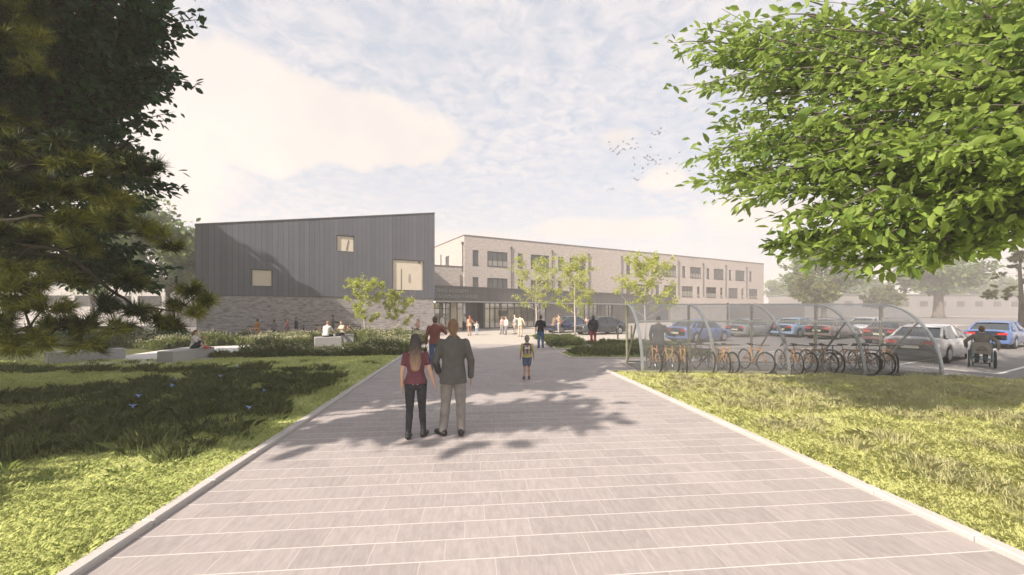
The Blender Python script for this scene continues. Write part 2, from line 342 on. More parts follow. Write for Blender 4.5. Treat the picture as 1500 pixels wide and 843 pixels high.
# ------------------------------------------------------------------ ground, path, plaza, car park
def sheet(name, pts, z, mat, rotz=0., kind='structure', thick=0.):
    M = Matrix.Rotation(-rotz, 3, 'Z'); mb = MB(); p2 = [M @ Vector((p[0], p[1], 0)) for p in pts]
    if thick > 0: mb.prism([(p.x, p.y) for p in p2], z-thick, z)
    else: mb.add([(p.x, p.y, z) for p in p2], [tuple(range(len(p2)))])
    return tag(mb.build(name, mat, rotz=rotz), kind=kind)
def pq(q, p): v = PQ*q+PP*p; return (v.x, v.y)
QL, QR = -2.93, 4.30
sheet('ground', [(-415, -55), (555, -55), (555, 635), (-415, 635)], -.07, EARTH)
sheet('car_park', [(-70, 11.4), (250, 11.4), (250, 110), (-70, 110)], -.04, ASPH)
sheet('path', [pq(QL, -4), pq(QR, -4), pq(QR, 13.12), pq(QL, 13.12)], 0, PAVE, ROT_P)
sheet('plaza', [pq(QL, 13.124), pq(QR+.0, 13.124), (14.2, 12.05), (14.2, 16.6), (9.5, 17), (9.5, 26), (13, 30), (24, 33), (60, 53), (60, 88), (-16, 46), (-6.3, 34), (-5.2, 26), (-5.0, 20)], -.004, PAVE, ROT_P)
sheet('forecourt', [(-4.95, 23.9), (2.0, 23.4), (9.3, 26.3), (12.8, 30.2), (24, 33.2), (59, 53.2), (59, 86), (-15, 45.5), (-6.1, 34)], 0, PLAZA, ROT_P)
# kerbs: raised edging with joints
def kerb(name, pts, w=.125, h=.055, z0=-.05):
    mb = MB(); pts = [Vector((p[0], p[1], 0)) for p in pts]
    for a, b in zip(pts, pts[1:]):
        d = (b-a); Ln = d.length; d /= Ln; n = max(1, round(Ln/.915)); M = Matrix.Translation(a) @ Matrix.Rotation(math.atan2(d.y, d.x), 4, 'Z')
        for i in range(n): mb.box((i*Ln/n+.003, -w/2, z0), ((i+1)*Ln/n-.003, w/2, h), M=M, bevel=.012)
    return tag(mb.build(name, KERB), kind='structure')
kerb('path_kerb', [pq(QL-.065, -4), pq(QL-.065, 19.4)])
kerb('path_kerb', [pq(QR+.065, -4), pq(QR+.065, 12.95)])
BEDA = [G(820, 518), G(838, 525), (9.2, 16.75), (9.2, 25.4), (4.6, 24.8), (4.3, 21.2)]
BEDB = [G(797, 500), G(815, 513), (4.0, 21.6), (4.3, 24.9), (4.2, 26.6), (1.5, 29.5)]
BEDC = [G(797, 500)+Vector((-.05, .3, 0)), (4.3, 26.9), (4.0, 29.8), (1.2, 31.0)]
kerb('bed_kerb', [BEDA[5], BEDA[0], BEDA[1], BEDA[2]], .12, .05)
kerb('bed_kerb', [BEDB[5], BEDB[0], BEDB[1], BEDB[2]], .12, .05)
LAWN_L = [pq(QL-.132, -4), pq(QL-.132, 18.0), (-9, 17.0), (-17, 15.6), (-40, 15.0), (-40, -4)]
LAWN_R = [pq(QR+.132, -4), pq(QR+.132, 12.75), (9, 12.2), (14, 11.55), (45, 10.6), (45, -4)]
sheet('lawn', LAWN_L, .035, SOIL, thick=.1); sheet('lawn', LAWN_R, .035, SOIL, thick=.1)
sheet('bed_soil', BEDA, .02, SOIL2, thick=.08); sheet('bed_soil', BEDB, .024, SOIL2, thick=.08)
BEDL = [pq(QL-.16, 18.1), (-5.3, 22), (-5.4, 26.4), (-8.0, 30.2), (-22, 23.5), (-45, 23), (-45, 15.1), (-17, 15.7), (-9, 17.1)]
sheet('bed_soil', BEDL, .0, SOIL2)
def ribbon(name, pts, w, z, mat):
    pts = [Vector((p[0], p[1], 0)) for p in pts]; vs = []
    for i, p in enumerate(pts):
        d = (pts[min(i+1, len(pts)-1)]-pts[max(0, i-1)]).normalized(); n = Vector((-d.y, d.x, 0)); ww = w[i] if isinstance(w, list) else w
        vs += [p+n*ww/2+Vector((0, 0, z)), p-n*ww/2+Vector((0, 0, z))]
    return tag(MB().add(vs, [(2*i, 2*i+1, 2*i+3, 2*i+2) for i in range(len(pts)-1)]).build(name, mat), kind='structure')
GPATH = [(-15.75, 14.6), (-16.5, 17.2), (-17.2, 21.4), (-14.4, 22.6), (-12.2, 19.6), (-11.85, 16.6), (-12.4, 14.75)]
sheet('garden_path', GPATH, .045, PALE)
ribbon('garden_path', [(-13.4, 18.7), (-11.6, 18.9), (-9.8, 19.2), (-8.3, 20.4), (-7.2, 21.2), (-6.0, 21.6)], [1.0, 1.25, 1.2, 1.4, 1.5, 1.3], .049, PALE)
sheet('wall_pavement', [(-22, 23.7), (-9.5, 30.0), (-5.4, 26.8), (-6.0, 34.4), (-20.4, 26.3)], .03, PLAZA, ROT_U)
# bay lines
def line(a, b, w=.12):
    a, b = Vector((a[0], a[1], 0)), Vector((b[0], b[1], 0)); d = (b-a).normalized(); n = Vector((-d.y, d.x, 0))*w/2; z = Vector((0, 0, -.036))
    return tag(MB().add([a-n+z, b-n+z, b+n+z, a+n+z], [(0, 1, 2, 3)]).build('road_marking', PAINT), kind='structure')
L0 = Vector((15.5, 13.04, 0))
for k in range(0, 7): line(L0+V*(2.45*k), L0+V*(2.45*k)+U*5.0)
line(L0-V*.06, L0+V*14.8)
for k in range(0, 6): line(L0+U*11+V*(2.45*k), L0+U*16+V*(2.45*k))
# ------------------------------------------------------------------ buildings
def facade(mb, Ln, top, z0, holes, reveal=.22, mi=0, y=0., x0=0.):
    xs = sorted({x0, Ln, *[h[0] for h in holes], *[h[1] for h in holes]})
    for a, b in zip(xs, xs[1:]):
        hs = sorted([h for h in holes if h[0] <= a+1e-6 and h[1] >= b-1e-6], key=lambda h: h[2]); z = z0
        for h in hs:
            mb.add([(a, y, z), (b, y, z), (b, y, h[2]), (a, y, h[2])], [(0, 1, 2, 3)], mi); z = h[3]
        mb.add([(a, y, z), (b, y, z), (b, y, top(b)), (a, y, top(a))], [(0, 1, 2, 3)], mi)
    for (a, b, c, d) in holes:
        q = y+reveal
        mb.add([(a, y, c), (b, y, c), (b, q, c), (a, q, c)], [(0, 1, 2, 3)], mi); mb.add([(a, y, d), (b, y, d), (b, q, d), (a, q, d)], [(3, 2, 1, 0)], mi)
        mb.add([(a, y, c), (a, q, c), (a, q, d), (a, y, d)], [(0, 1, 2, 3)], mi); mb.add([(b, y, c), (b, q, c), (b, q, d), (b, y, d)], [(3, 2, 1, 0)], mi)
def window(parent, a, b, c, d, y=0., pane_mat=None, mull=1, rot=None, blind=0., name='window', transom=None, sill=True, fw=.06):
    fr = MB(); y0 = y+.06; y1 = y+.13
    fr.box((a+.002, y0, c+.002), (a+fw, y1, d-.002)).box((b-fw, y0, c+.002), (b-.002, y1, d-.002)).box((a+fw, y0, d-fw), (b-fw, y1, d-.002)).box((a+fw, y0, c+.002), (b-fw, y1, c+fw))
    for i in range(1, mull+0): x = a+(b-a)*i/mull; fr.box((x-.025, y0+.003, c+fw), (x+.025, y1-.003, d-fw))
    if transom: fr.box((a+fw, y0+.006, transom-.025), (b-fw, y1-.006, transom+.025))
    f = fr.build(name, FRAME, parent); p = MB().add([(a+fw, y+.1, c+fw), (b-fw, y+.1, c+fw), (b-fw, y+.1, d-fw), (a+fw, y+.1, d-fw)], [(0, 1, 2, 3)]).build('pane', pane_mat or GLASS_D, f)
    if blind > 0: MB().add([(a+fw, y+.093, c+fw), (b-fw, y+.093, c+fw), (b-fw, y+.093, c+fw+(d-c)*blind), (a+fw, y+.093, c+fw+(d-c)*blind)], [(0, 1, 2, 3)]).build('blind', BLIND_W, f)
    if sill: MB().box((a-.05, y-.04, c-.05), (b+.05, y+.05, c-.002)).build('sill', FRAME, f)
    if rot is not None: f.matrix_local = rot
    return f
# hall with a monopitch roof
hall = empty('assembly_hall', (-20.5, 26.5, 0), ROT_U)
tag(hall, 'dark seam-clad hall with sloping roof over a brick base and three cream windows', 'building')
LH, DH, TOPH = 16.07, 14., (lambda x: 7.5+2.6*x/16.07)
hw = [(3.07, 4.31, 3.6, 4.78), (8.46, 9.71, 6.38, 7.6), (12.59, 15.15, 3.55, 6.05)]
mb = MB(); facade(mb, LH, TOPH, 2.95, hw, .24)
mb.add([(0, 0, 2.95), (0, DH, 2.95), (0, DH, 7.5), (0, 0, 7.5)], [(3, 2, 1, 0)]); mb.add([(LH, 0, 2.95), (LH, DH, 2.95), (LH, DH, 10.1), (LH, 0, 10.1)], [(0, 1, 2, 3)])
mb.add([(0, DH, 2.95), (LH, DH, 2.95), (LH, DH, 10.1), (0, DH, 7.5)], [(3, 2, 1, 0)]); mb.add([(0, 0, 2.95), (LH, 0, 2.95), (LH, DH, 2.95), (0, DH, 2.95)], [(3, 2, 1, 0)])
mb.build('upper_wall', CLAD, hall)
MB().box((.06, .06, -.05), (LH-.06, DH-.06, 2.94)).build('brick_base', BRICK_P, hall)
ro = MB(); ro.add([(-.03, -.04, 7.5), (LH+.03, -.04, 10.107), (LH+.03, DH+.04, 10.107), (-.03, DH+.04, 7.5), (-.03, -.04, 7.56), (LH+.03, -.04, 10.167), (LH+.03, DH+.04, 10.167), (-.03, DH+.04, 7.56)],
                  [(0, 3, 2, 1), (4, 5, 6, 7), (0, 1, 5, 4), (1, 2, 6, 5), (2, 3, 7, 6), (3, 0, 4, 7)]); ro.build('roof', plain('roof_edge', (.12, .12, .125), .5), hall)
for i, h in enumerate(hw):
    f = window(hall, *h, pane_mat=BLIND, mull=1, sill=False, fw=.05)
    if i == 1: MB().tube([(9.15, .085, 6.5), (9.3, .085, 7.3)], .02, 6).build('window_catch', FRAME, f)
    if i == 2:
        MB().box((13.28, .08, 3.62), (13.31, .097, 5.3)).build('blind_edge', FRAME, f); MB().box((13.88, .07, 4.25), (13.99, .098, 4.9)).build('window_catch', ALU, f)
        MB().box((14.7, .06, 5.82), (14.85, .098, 5.98)).build('camera_box', FRAME, f); MB().box((14.98, .08, 3.6), (15.02, .098, 6.0)).build('blind_edge', ALU, f)
# long three storey block with its two storey link
blk = empty('school_block', (-5.83, 50, 0), ROT_U)
tag(blk, 'long three-storey buff brick school block with dark windows and downpipes', 'building')
LB, DB, HB = 64.0, 16., 11.08; holes = []; wins = []
for k in range(10):
    s = 6.45*k
    up = [] if k == 3 else [(s+1.12, s+1.93), (s+3.12, s+6.06)]
    lo = up if k < 6 else [(s+1.0, s+3.9), (s+5.0, s+5.75)]
    if k == 3: lo = []
    for (a, b) in up:
        if b < LB-.4: wins.append((a, b, 7.5, 9.38))
    for (a, b) in lo:
        if b < LB-.4: wins.append((a, b, 4.2, 6.02))
mb = MB(); facade(mb, LB, lambda x: HB, -.05, wins, .2)
mb.add([(LB, 0, -.05), (LB, DB, -.05), (LB, DB, HB), (LB, 0, HB)], [(0, 1, 2, 3)]); mb.add([(0, DB, -.05), (LB, DB, -.05), (LB, DB, HB), (0, DB, HB)], [(3, 2, 1, 0)])
sidew = (5.2, 6.6, 7.6, 9.2)
sm = MB(); facade(sm, 0, lambda x: HB, -.05, [(-6.6, -5.2, 7.6, 9.2)], .2, x0=-DB)     # the end wall, built along x and turned
RT = Matrix.Rotation(R(-90), 4, 'Z')
mb.add([RT @ Vector(p) for p in sm.v], sm.f)
mb.build('wall', BRICK_M, blk)
window(blk, -6.6, -5.2, 7.6, 9.2, rot=RT, mull=2)
MB().box((-.06, -.06, HB), (LB+.06, DB+.06, HB+.09)).build('roof', plain('coping', (.16, .155, .15), .6), blk)
for i, wv in enumerate(wins):
    wide = wv[1]-wv[0] > 1.5
    window(blk, *wv, mull=(4 if wide else 1), transom=None, blind=(.0, .35, .5, .2, 0.)[i % 5] if wide else (0, .25)[i % 2])
for k in range(10):
    x = 6.45*k+6.55
    if x > LB-.3: continue
    MB().tube([(x, -.09, 4.3), (x, -.09, 10.0)], .055, 8).box((x-.11, -.17, 9.9), (x+.11, -.02, 10.15)).build('downpipe', PIPE, blk)
MB().tube([(-.12, .25, 6.6), (-.12, .25, 10.1)], .06, 8).box((-.24, .13, 10.0), (-.01, .37, 10.3)).build('downpipe', PIPE, blk)
MB().tube([(-.1, 8.2, 7.3), (-.1, 8.2, 9.7)], .055, 8).build('downpipe', PIPE, blk)
MB().box((-12, .35, -.05), (-.005, 9, 7.25)).build('link_wall', BRICK_M, blk)
MB().box((-12.05, .29, 7.25), (-.01, 9.05, 7.33)).build('link_roof', MATS['coping'], blk)
MB().tube([(-.35, .27, 4.3), (-.35, .27, 6.3)], .06, 8).build('downpipe', PIPE, blk)
# ground floor pavilion with the entrance
e = Vector((.755, .656, 0)); ROT_E = math.atan2(e.y, e.x)
pav = empty('entrance_pavilion', (-7.3, 38.7, 0), ROT_E)
tag(pav, 'single-storey charcoal entrance pavilion with lettered fascia, glazed doors and white column', 'building')
Minv = (Matrix.Translation(pav.location) @ Matrix.Rotation(ROT_E, 4, 'Z')).inverted()
def toE(v): q = Minv @ Vector((v[0], v[1], 0)); return (q.x, q.y)
bl = [toE(Vector((-5.83, 50, 0))+U*a+V*b) for a, b in ((-11.9, .34), (0, .34), (0, -.01), (37.3, -.01))]
foot = [(-7, 0), (44.4, 0), bl[3], bl[2], bl[1], bl[0]]
MB().prism(foot, 2.86, 4.26).build('fascia', CLAD2, pav)
MB().prism([(-7.05, -.05), (44.4, -.05), bl[3], bl[2], bl[1], bl[0]], 4.262, 4.34).build('roof', MATS['coping'], pav)
MB().box((-6.9, -.012, 2.74), (44, .12, 2.858)).build('soffit_trim', ALU, pav)
WH = 2.855
# solid stretches of wall on the ground floor
def wallp(a, b, y=.1, t=.25, mat=CLAD2): return MB().box((a, y, -.05), (b, y+t, WH)).build('wall', mat, pav)
wallp(4.35, 5.85, 1.2, .3); wallp(15.2, 20.6); wallp(25.1, 26.7); wallp(28.5, 44.0)
GL = glass_mat('clear_glazing', (.78, .80, .78), .72, .03); GLR = glass_mat('lobby_glazing', (.5, .52, .52), .6, .03)
def glazing(a, b, n, y, c=0.02, d=2.74, tr=2.1, gm=GL):
    f = MB(); f.box((a, y, c), (b, y+.09, c+.09)).box((a, y, d-.08), (b, y+.09, d))
    for i in range(n+1): x = a+(b-a)*i/n; x = min(max(x, a+.04), b-.04); f.box((x-.04, y+.004, c+.09), (x+.04, y+.086, d-.08))
    if tr: f.box((a+.08, y+.01, tr-.03), (b-.08, y+.08, tr+.03))
    w_ = f.build('glazed_screen', FRAME, pav); MB().add([(a, y+.05, c), (b, y+.05, c), (b, y+.05, d), (a, y+.05, d)], [(0, 1, 2, 3)]).build('pane', gm, w_)
    return w_
glazing(-6.9, 3.3, 8, 2.4, gm=GLR); glazing(3.35, 4.3, 1, 1.3); glazing(6.0, 8.1, 3, .12); glazing(8.2, 15.15, 7, .12); glazing(20.65, 25.05, 5, .12); glazing(26.75, 28.45, 2, .12)
MB().box((5.86, .1, -.05), (5.98, 1.5, WH)).build('wall', CLAD2, pav)
MB().tube([(3.55, .35, -.05), (3.55, .35, 2.8)], .15, 20).build('column', plain('column_white', (.62, .62, .66), .5, .05), pav, smooth=True)
CREAM = plain('interior_cream', (.66, .58, .46), .8, .08, .6)
MB().box((-6.9, 5.2, 0), (30, 5.35, 2.85)).build('interior_wall', CREAM, pav)
MB().box((-6.9, .4, -.02), (30, 5.2, .012)).build('interior_floor', plain('interior_floor', (.35, .33, .3), .4), pav)
LAMP = plain('lit_ceiling_panel', (.8, .8, .8), .5, 0, emit=(1, .93, .82, 14.))
for x in (-4.5, -2.2, -.2, 1.4, 7, 10, 13, 22, 24): MB().box((x-.35, 2.9, 2.79), (x+.35, 3.5, 2.83)).build('ceiling_lamp', LAMP, pav)
MB().box((11.2, 4.2, 1.25), (12.5, 4.26, 1.9)).build('interior_screen', FRAME, pav)
DESK = plain('interior_desk', (.5, .48, .44), .5)
for (a, b, z) in ((9.2, 10.8, .95), (12.8, 14.6, 1.1)): MB().box((a, 3.4, .02), (b, 3.9, z)).build('interior_desk', DESK, pav)
for x in (22.4-.0, 26.0, 28.6): MB().tube([(x, -.05, 0), (x, -.05, 2.75)], .05, 8).build('downpipe', ALU if x < 26 else PIPE, pav)
WHITE = plain('lettering_white', (.30, .30, .30), .6, 0)
for txt, z in (('FORRES ACADEMY', 3.68), ('ACADAMAIDH FARRAIS', 3.14)):
    cu = bpy.data.curves.new('lettering', 'FONT'); cu.body = txt; cu.size = .50; cu.extrude = .012; cu.space_character = 1.0; cu.materials.append(WHITE)
    o_ = bpy.data.objects.new('tmp', cu); COL.objects.link(o_); me_ = bpy.data.meshes.new_from_object(o_.evaluated_get(bpy.context.evaluated_depsgraph_get())); bpy.data.objects.remove(o_); me_.name = 'sign_lettering'
    o = link('sign_lettering', me_, pav); o.location = (-.33, -.016, z); o.rotation_euler = (R(90), 0, 0)
# slatted compound in the car park
fen = empty('slatted_compound', (18.6, 35, 0), ROT_U); tag(fen, 'tall grey vertical-slat bin compound standing behind the parked cars', 'fence')
def slats(Ln, M, nm='slat_panel'):
    mb = MB(); n = int(Ln/.14)
    for i in range(n): mb.box((i*.14+.008, 0, .08), (i*.14+.128, .03, 2.52), M=M)
    mb.box((0, .032, .3), (Ln, .07, .4), M=M); mb.box((0, .032, 2.2), (Ln, .07, 2.3), M=M)
    return mb.build(nm, plain('slat_grey', (.22, .205, .195), .7, .15, 3), fen)
slats(12.3, Matrix.Identity(4)); slats(5.9, Matrix.Rotation(R(90), 4, 'Z')); slats(5.9, Matrix.Translation((12.3, 0, 0)) @ Matrix.Rotation(R(90), 4, 'Z')); slats(12.3, Matrix.Translation((0, 5.9, 0)))
for x in (-.06, 3.1, 6.2, 9.3, 12.36): MB().box((x-.06, .075, -.05), (x+.06, .19, 2.58)).build('post', FRAME, fen)
# far long buildings in the haze
def far_building(name, label, loc, rot, Ln, D, H, mat, nwin):
    b = empty(name, loc, rot); tag(b, label, 'building'); MB().box((0, 0, -.06), (Ln, D, H)).build('wall', mat, b); MB().box((-.3, -.3, H), (Ln+.3, D+.3, H+.25)).build('roof', MATS['coping'], b)
    for i in range(nwin):
        x = Ln*(i+.5)/nwin; MB().box((x-1.3, -.05, H*.45), (x+1.3, .0, H*.7)).build('window', GLASS_D, b)
    return b
far_building('distant_school_hall', 'long low grey building fading into haze beyond the right-hand car park', (88, 125, 0), R(4), 75, 14, 6.6, plain('far_grey', (.20, .19, .185), .8, .1, .05), 12)
far_building('distant_house', 'pale rendered house with grey window recesses behind the pine branches', (-62, 50, 0), R(12), 17, 9, 5.4, plain('render_pale', (.55, .52, .5), .8, .06, .2), 5)
far_building('distant_terrace', 'pale low terrace seen through the pine beside the dark hall', (-42, 58, 0), R(8), 16, 9, 4.6, plain('render_cream', (.5, .46, .42), .8, .06, .2), 5)
# ------------------------------------------------------------------ people
def skin_m(n, c): return plain(n, c, .55, .08, 9, spec=.35)
SK_L, SK_M, SK_D = skin_m('skin_light', (.56, .35, .26)), skin_m('skin_tan', (.40, .22, .14)), skin_m('skin_dark', (.13, .065, .04))
def cloth(n, c, var=.18, rough=.9): return plain('cloth_'+n, c, rough, var, 7, spec=.12, bump=.35)
HAIR = {k: plain('hair_'+k, c, .5, .3, 25, spec=.35) for k, c in dict(dark=(.03, .022, .018), brown=(.085, .045, .025), ginger=(.32, .17, .085), tan=(.17, .10, .058), grey=(.22, .19, .16), red=(.35, .10, .04), blonde=(.45, .32, .16)).items()}
def vec(*a): return Vector(a)
def remesh(o, vox, it=3):
    m = o.modifiers.new('remesh', 'REMESH'); m.mode = 'VOXEL'; m.voxel_size = vox; m.use_smooth_shade = True
    s = o.modifiers.new('smooth', 'SMOOTH'); s.factor = .5; s.iterations = it
def person(label, loc, face=0., h=1.75, sex='m', pose=None, top=None, bottom=None, shoes=None, hair=('short', 'dark'), skin=SK_L, vox=.02, lean=0., group=None, head=1.0, hands=False, extra=None, twist=0., girth=1.0):
    """top=(material, sleeve share, extra thickness, hem length) bottom=(material, share of leg, extra thickness)"""
    P = dict(pel=vec(0, 0, .95), rk=None, lk=None, ra=None, la=None, re=vec(.065, -.02, -.285), rw=vec(.02, .05, -.25), le=vec(-.065, -.02, -.285), lw=vec(-.02, .05, -.25), look=(0, 0), rfoot=None, lfoot=None)
    P.update(pose or {}); pel = P['pel']; f = sex == 'f'; g = girth
    T = Matrix.Translation(pel) @ Matrix.Rotation(twist, 4, 'Z') @ Matrix.Rotation(-lean, 4, 'X')
    up = lambda x, y, z: T @ Vector((x, y, z-.95))
    ang = Euler((-lean, 0, twist))
    sw = (.165 if f else .19)*g; hw = .095*g
    J = {}
    for s, c in ((1, 'r'), (-1, 'l')):
        J[c+'s'] = up(s*sw, -.005, 1.42); J[c+'e'] = J[c+'s']+P[c+'e']; J[c+'w'] = J[c+'e']+P[c+'w']
        J[c+'h'] = pel+vec(s*hw, 0, -.03)
        J[c+'k'] = P[c+'k'] if P[c+'k'] is not None else vec(s*.105, .025, .50); J[c+'a'] = P[c+'a'] if P[c+'a'] is not None else vec(s*.11, -.02, .085)
        J[c+'t'] = P[c+'foot'] if P[c+'foot'] is not None else vec(s*.035, .17, -.05)
    def torso(mb, e=0., zb=.93, flare=0.):
        wx, hx = ((.122, .178) if f else (.142, .164)); cx = .15 if f else .172
        secs = [(zb, (hx+flare)*g+e, .120*g+e+flare*.5, -.012), (.97, hx*g+e, .120*g+e, -.012), (1.05, (wx*.55+hx*.45)*g+e, .106*g+e, -.002), (1.13, wx*g+e, .098*g+e, .0), (1.25, (wx*.4+cx*.6)*g+e, .110*g+e, .004), (1.35, cx*g+e, .114*g+e, -.002), (1.41, (cx-.004)*g+e, .098*g+e*.8, -.01), (1.455, cx*.72*g+e*.6, .078*g+e*.6, -.014), (1.495, .095*g+e*.4, .066+e*.4, -.012), (1.53, .064*g+e*.3, .058+e*.3, -.008)]
        secs = [q for q in secs if q[0] >= zb-1e-6]; mb.loft(secs, T); mb.capsule(up(-sw+.03, -.008, 1.405), up(sw-.03, -.008, 1.405), .052+e*.7, .052+e*.7)
        if f: mb.ell(up(.065, .085, 1.28), (.066+e, .06+e, .068+e)); mb.ell(up(-.065, .085, 1.28), (.066+e, .06+e, .068+e))
    def hips(mb, e=0.):
        mb.ell(pel+vec(0, -.005, .01), ((.172 if f else .158)*g+e, .122*g+e, .135+e*.6)); 
        for c, s in (('r', 1), ('l', -1)): mb.ell(pel+vec(s*.075, -.055, -.045), (.085*g+e*.7, .075*g+e*.7, .09))
    def leg(mb, c, e=0., share=1., flat=True):
        a, k, n = J[c+'h'], J[c+'k'], J[c+'a']; m1 = a.lerp(k, .5)
        if share <= .5:
            end = a.lerp(k, share*2); mb.capsule(a, end, .092*g+e, .072*g+e*1.3); return
        mb.capsule(a, k, .092*g+e, .058*g+e); end = k.lerp(n, (share-.5)*2)
        back = (k-a).cross(Vector((1, 0, 0))).normalized()*-.018
        mb.capsule(k, end, .056*g+e, .038*g+e*1.4)
        if share > .75: mb.ell(k.lerp(n, .3)+Vector((0, -.018, 0)), (.056*g+e, .058*g+e, .12))
    def arm(mb, c, e=0., share=1.):
        s, b, q = J[c+'s'], J[c+'e'], J[c+'w']
        mb.capsule(s, s.lerp(b, min(1, share*2)), .052*g+e, .041*g+e)
        if share > .5: mb.capsule(b, b.lerp(q, (share-.5)*2), .041*g+e, .029*g+e*1.2)
    s = h/1.8
    root_m = MB(); mb = root_m
    torso(mb); hips(mb); mb.capsule(up(0, -.014, 1.44), up(0, .01, 1.58), .066, .056); mb.capsule(up(-.10, -.02, 1.435), up(-.02, -.01, 1.52), .04, .045); mb.capsule(up(.10, -.02, 1.435), up(.02, -.01, 1.52), .04, .045)
    hd = up(0, .018, 1.662); la, lb = P['look']; HM = Euler((la, 0, lb)).to_matrix()
    hp = lambda x, y, z: hd+HM @ (Vector((x, y, z))*head)
    mb.ell(hd, (.075*head, .094*head, .112*head), (la, 0, lb)); mb.ell(hp(0, .03, -.055), (.055*head, .062*head, .06*head), (la, 0, lb))
    mb.capsule(hp(0, .095, .005), hp(0, .112, -.022), .010, .014, 8); mb.ell(hp(0, .088, -.055), (.024, .012, .009), n=8, h=6)
    for q in (1, -1): mb.ell(hp(q*.077, -.005, -.01), (.012, .022, .032), n=8, h=6); mb.ell(hp(q*.03, .086, .022), (.02, .012, .007), n=8, h=6)
    for c, q in (('r', 1), ('l', -1)):
        arm(mb, c); leg(mb, c)
        w_ = J[c+'w']; d = (w_-J[c+'e']).normalized(); side = d.cross(Vector((1, 0, 0)) if abs(d.x) < .8 else Vector((0, 0, 1))).normalized()
        # palm edge-on to the body, the thumb on its forward edge
        fwd = side if side.y > 0 else -side; nrm = d.cross(fwd).normalized()
        for k in range(4):
            b = w_+d*.02+fwd*(.026-.017*k); t1 = w_+d*.088+fwd*(.027-.018*k)
            mb.capsule(b, t1, .014, .0125, 8)
            Lf = (.075, .083, .078, .06)[k]; inn = -nrm*q*.0
            mid = t1+d*Lf*.5; tip = mid+(d*.85+fwd*.35).normalized()*Lf*.5
            mb.capsule(t1, mid, .0105, .0095, 8); mb.capsule(mid, tip, .0095, .0075, 8)
        mb.capsule(w_+d*.03+fwd*.02, w_+d*.065+fwd*.058, .013, .011, 8); mb.capsule(w_+d*.065+fwd*.058, w_+d*.10+fwd*.066, .0105, .008, 8)
        a = J[c+'a']; t = J[c+'t']; tn = Vector((t.x, t.y, 0)).normalized()
        mb.capsule(a+vec(0, 0, -.03)-tn*.03, a+t, .04, .03)
    mt = lambda m_, z=0: m_
    b = mb.build('person', skin); remesh(b, vox)
    b.location = loc; b.rotation_euler.z = face; b.scale = (s, s, s); tag(b, label, 'person', group)
    if bottom:
        m_, share, e = bottom; q = MB(); hips(q, e+.008)
        for c in 'rl': leg(q, c, e+.008, share)
        o = q.build('trousers' if share > .8 else 'shorts', m_, b); remesh(o, vox)
    if top:
        m_, sl, e, hem = top; q = MB(); torso(q, e*.75+.012, .95-min(hem, .32)*.5, .012 if e < .02 else .02)
        if e >= .02: q.capsule(up(-.05, -.06, 1.5), up(.05, -.06, 1.5), .028, .028); q.capsule(up(-.055, -.05, 1.5), up(-.03, .08, 1.42), .024, .02); q.capsule(up(.055, -.05, 1.5), up(.03, .08, 1.42), .024, .02)
        for c in 'rl':
            if sl > 0: arm(q, c, e*.38+(.008 if sl > .4 else .005), sl)
        nm = 'jacket' if e >= .02 else 'shirt'
        o = q.build(nm, m_, b); remesh(o, vox)
    if shoes:
        for c in 'rl':
            q = MB(); a = J[c+'a']; t = J[c+'t']; tn = Vector((t.x, t.y, 0)).normalized()
            q.capsule(a+vec(0, 0, -.035)-tn*.035, a+t+vec(0, 0, -.002), .05, .042); q.capsule(a+vec(0, 0, -.02)-tn*.02, a+vec(0, 0, .02)-tn*.02, .05, .048)
            o = q.build('shoe', shoes, b); remesh(o, vox)
    if hair:
        st, hc = hair; q = MB(); hm = HAIR[hc] if isinstance(hc, str) else hc; e3 = (la, 0, lb)
        q.ell(hp(0, -.016, .026), (.083*head, .096*head, .105*head), e3)
        if st in ('short', 'bun', 'pony', 'long'): q.ell(hp(0, -.048, -.02), (.076*head, .062*head, .085*head), e3)
        if st == 'bun': q.ell(hp(0, -.075, -.06), (.055, .045, .06)); q.capsule(hp(0, -.085, -.09), hp(.025, -.095, -.175), .036, .022, 8)
        if st == 'pony': q.capsule(hp(0, -.11, .0), hp(.01, -.13, -.2), .035, .018)
        if st == 'long':
            for k in range(22):
                t = k/21; wv = .092+.012*math.sin(t*3.1) if t < .9 else .08
                q.ell(hp(0, -.064-.075*min(1, t*1.7), .02-.46*t), (wv, .044-.012*t, .075))
        o = q.build('hair', hm, b); remesh(o, min(vox, .016), 2)
    if extra: extra(b, up, J)
    return b
def on(px, py): v = G(px, py); return (v.x, v.y, 0)
def faceaway(loc, off=0.): return -math.atan2(loc[0], loc[1])+off
TROUS = cloth('khaki', (.235, .22, .205)); CHAR = cloth('charcoal', (.045, .046, .052)); DENIM = cloth('denim', (.07, .125, .22)); BLACKC = cloth('black', (.016, .016, .02)); SHOE = plain('shoe_black', (.018, .018, .02), .5, .2); SHOEB = plain('shoe_brown', (.10, .05, .03), .5, .2)
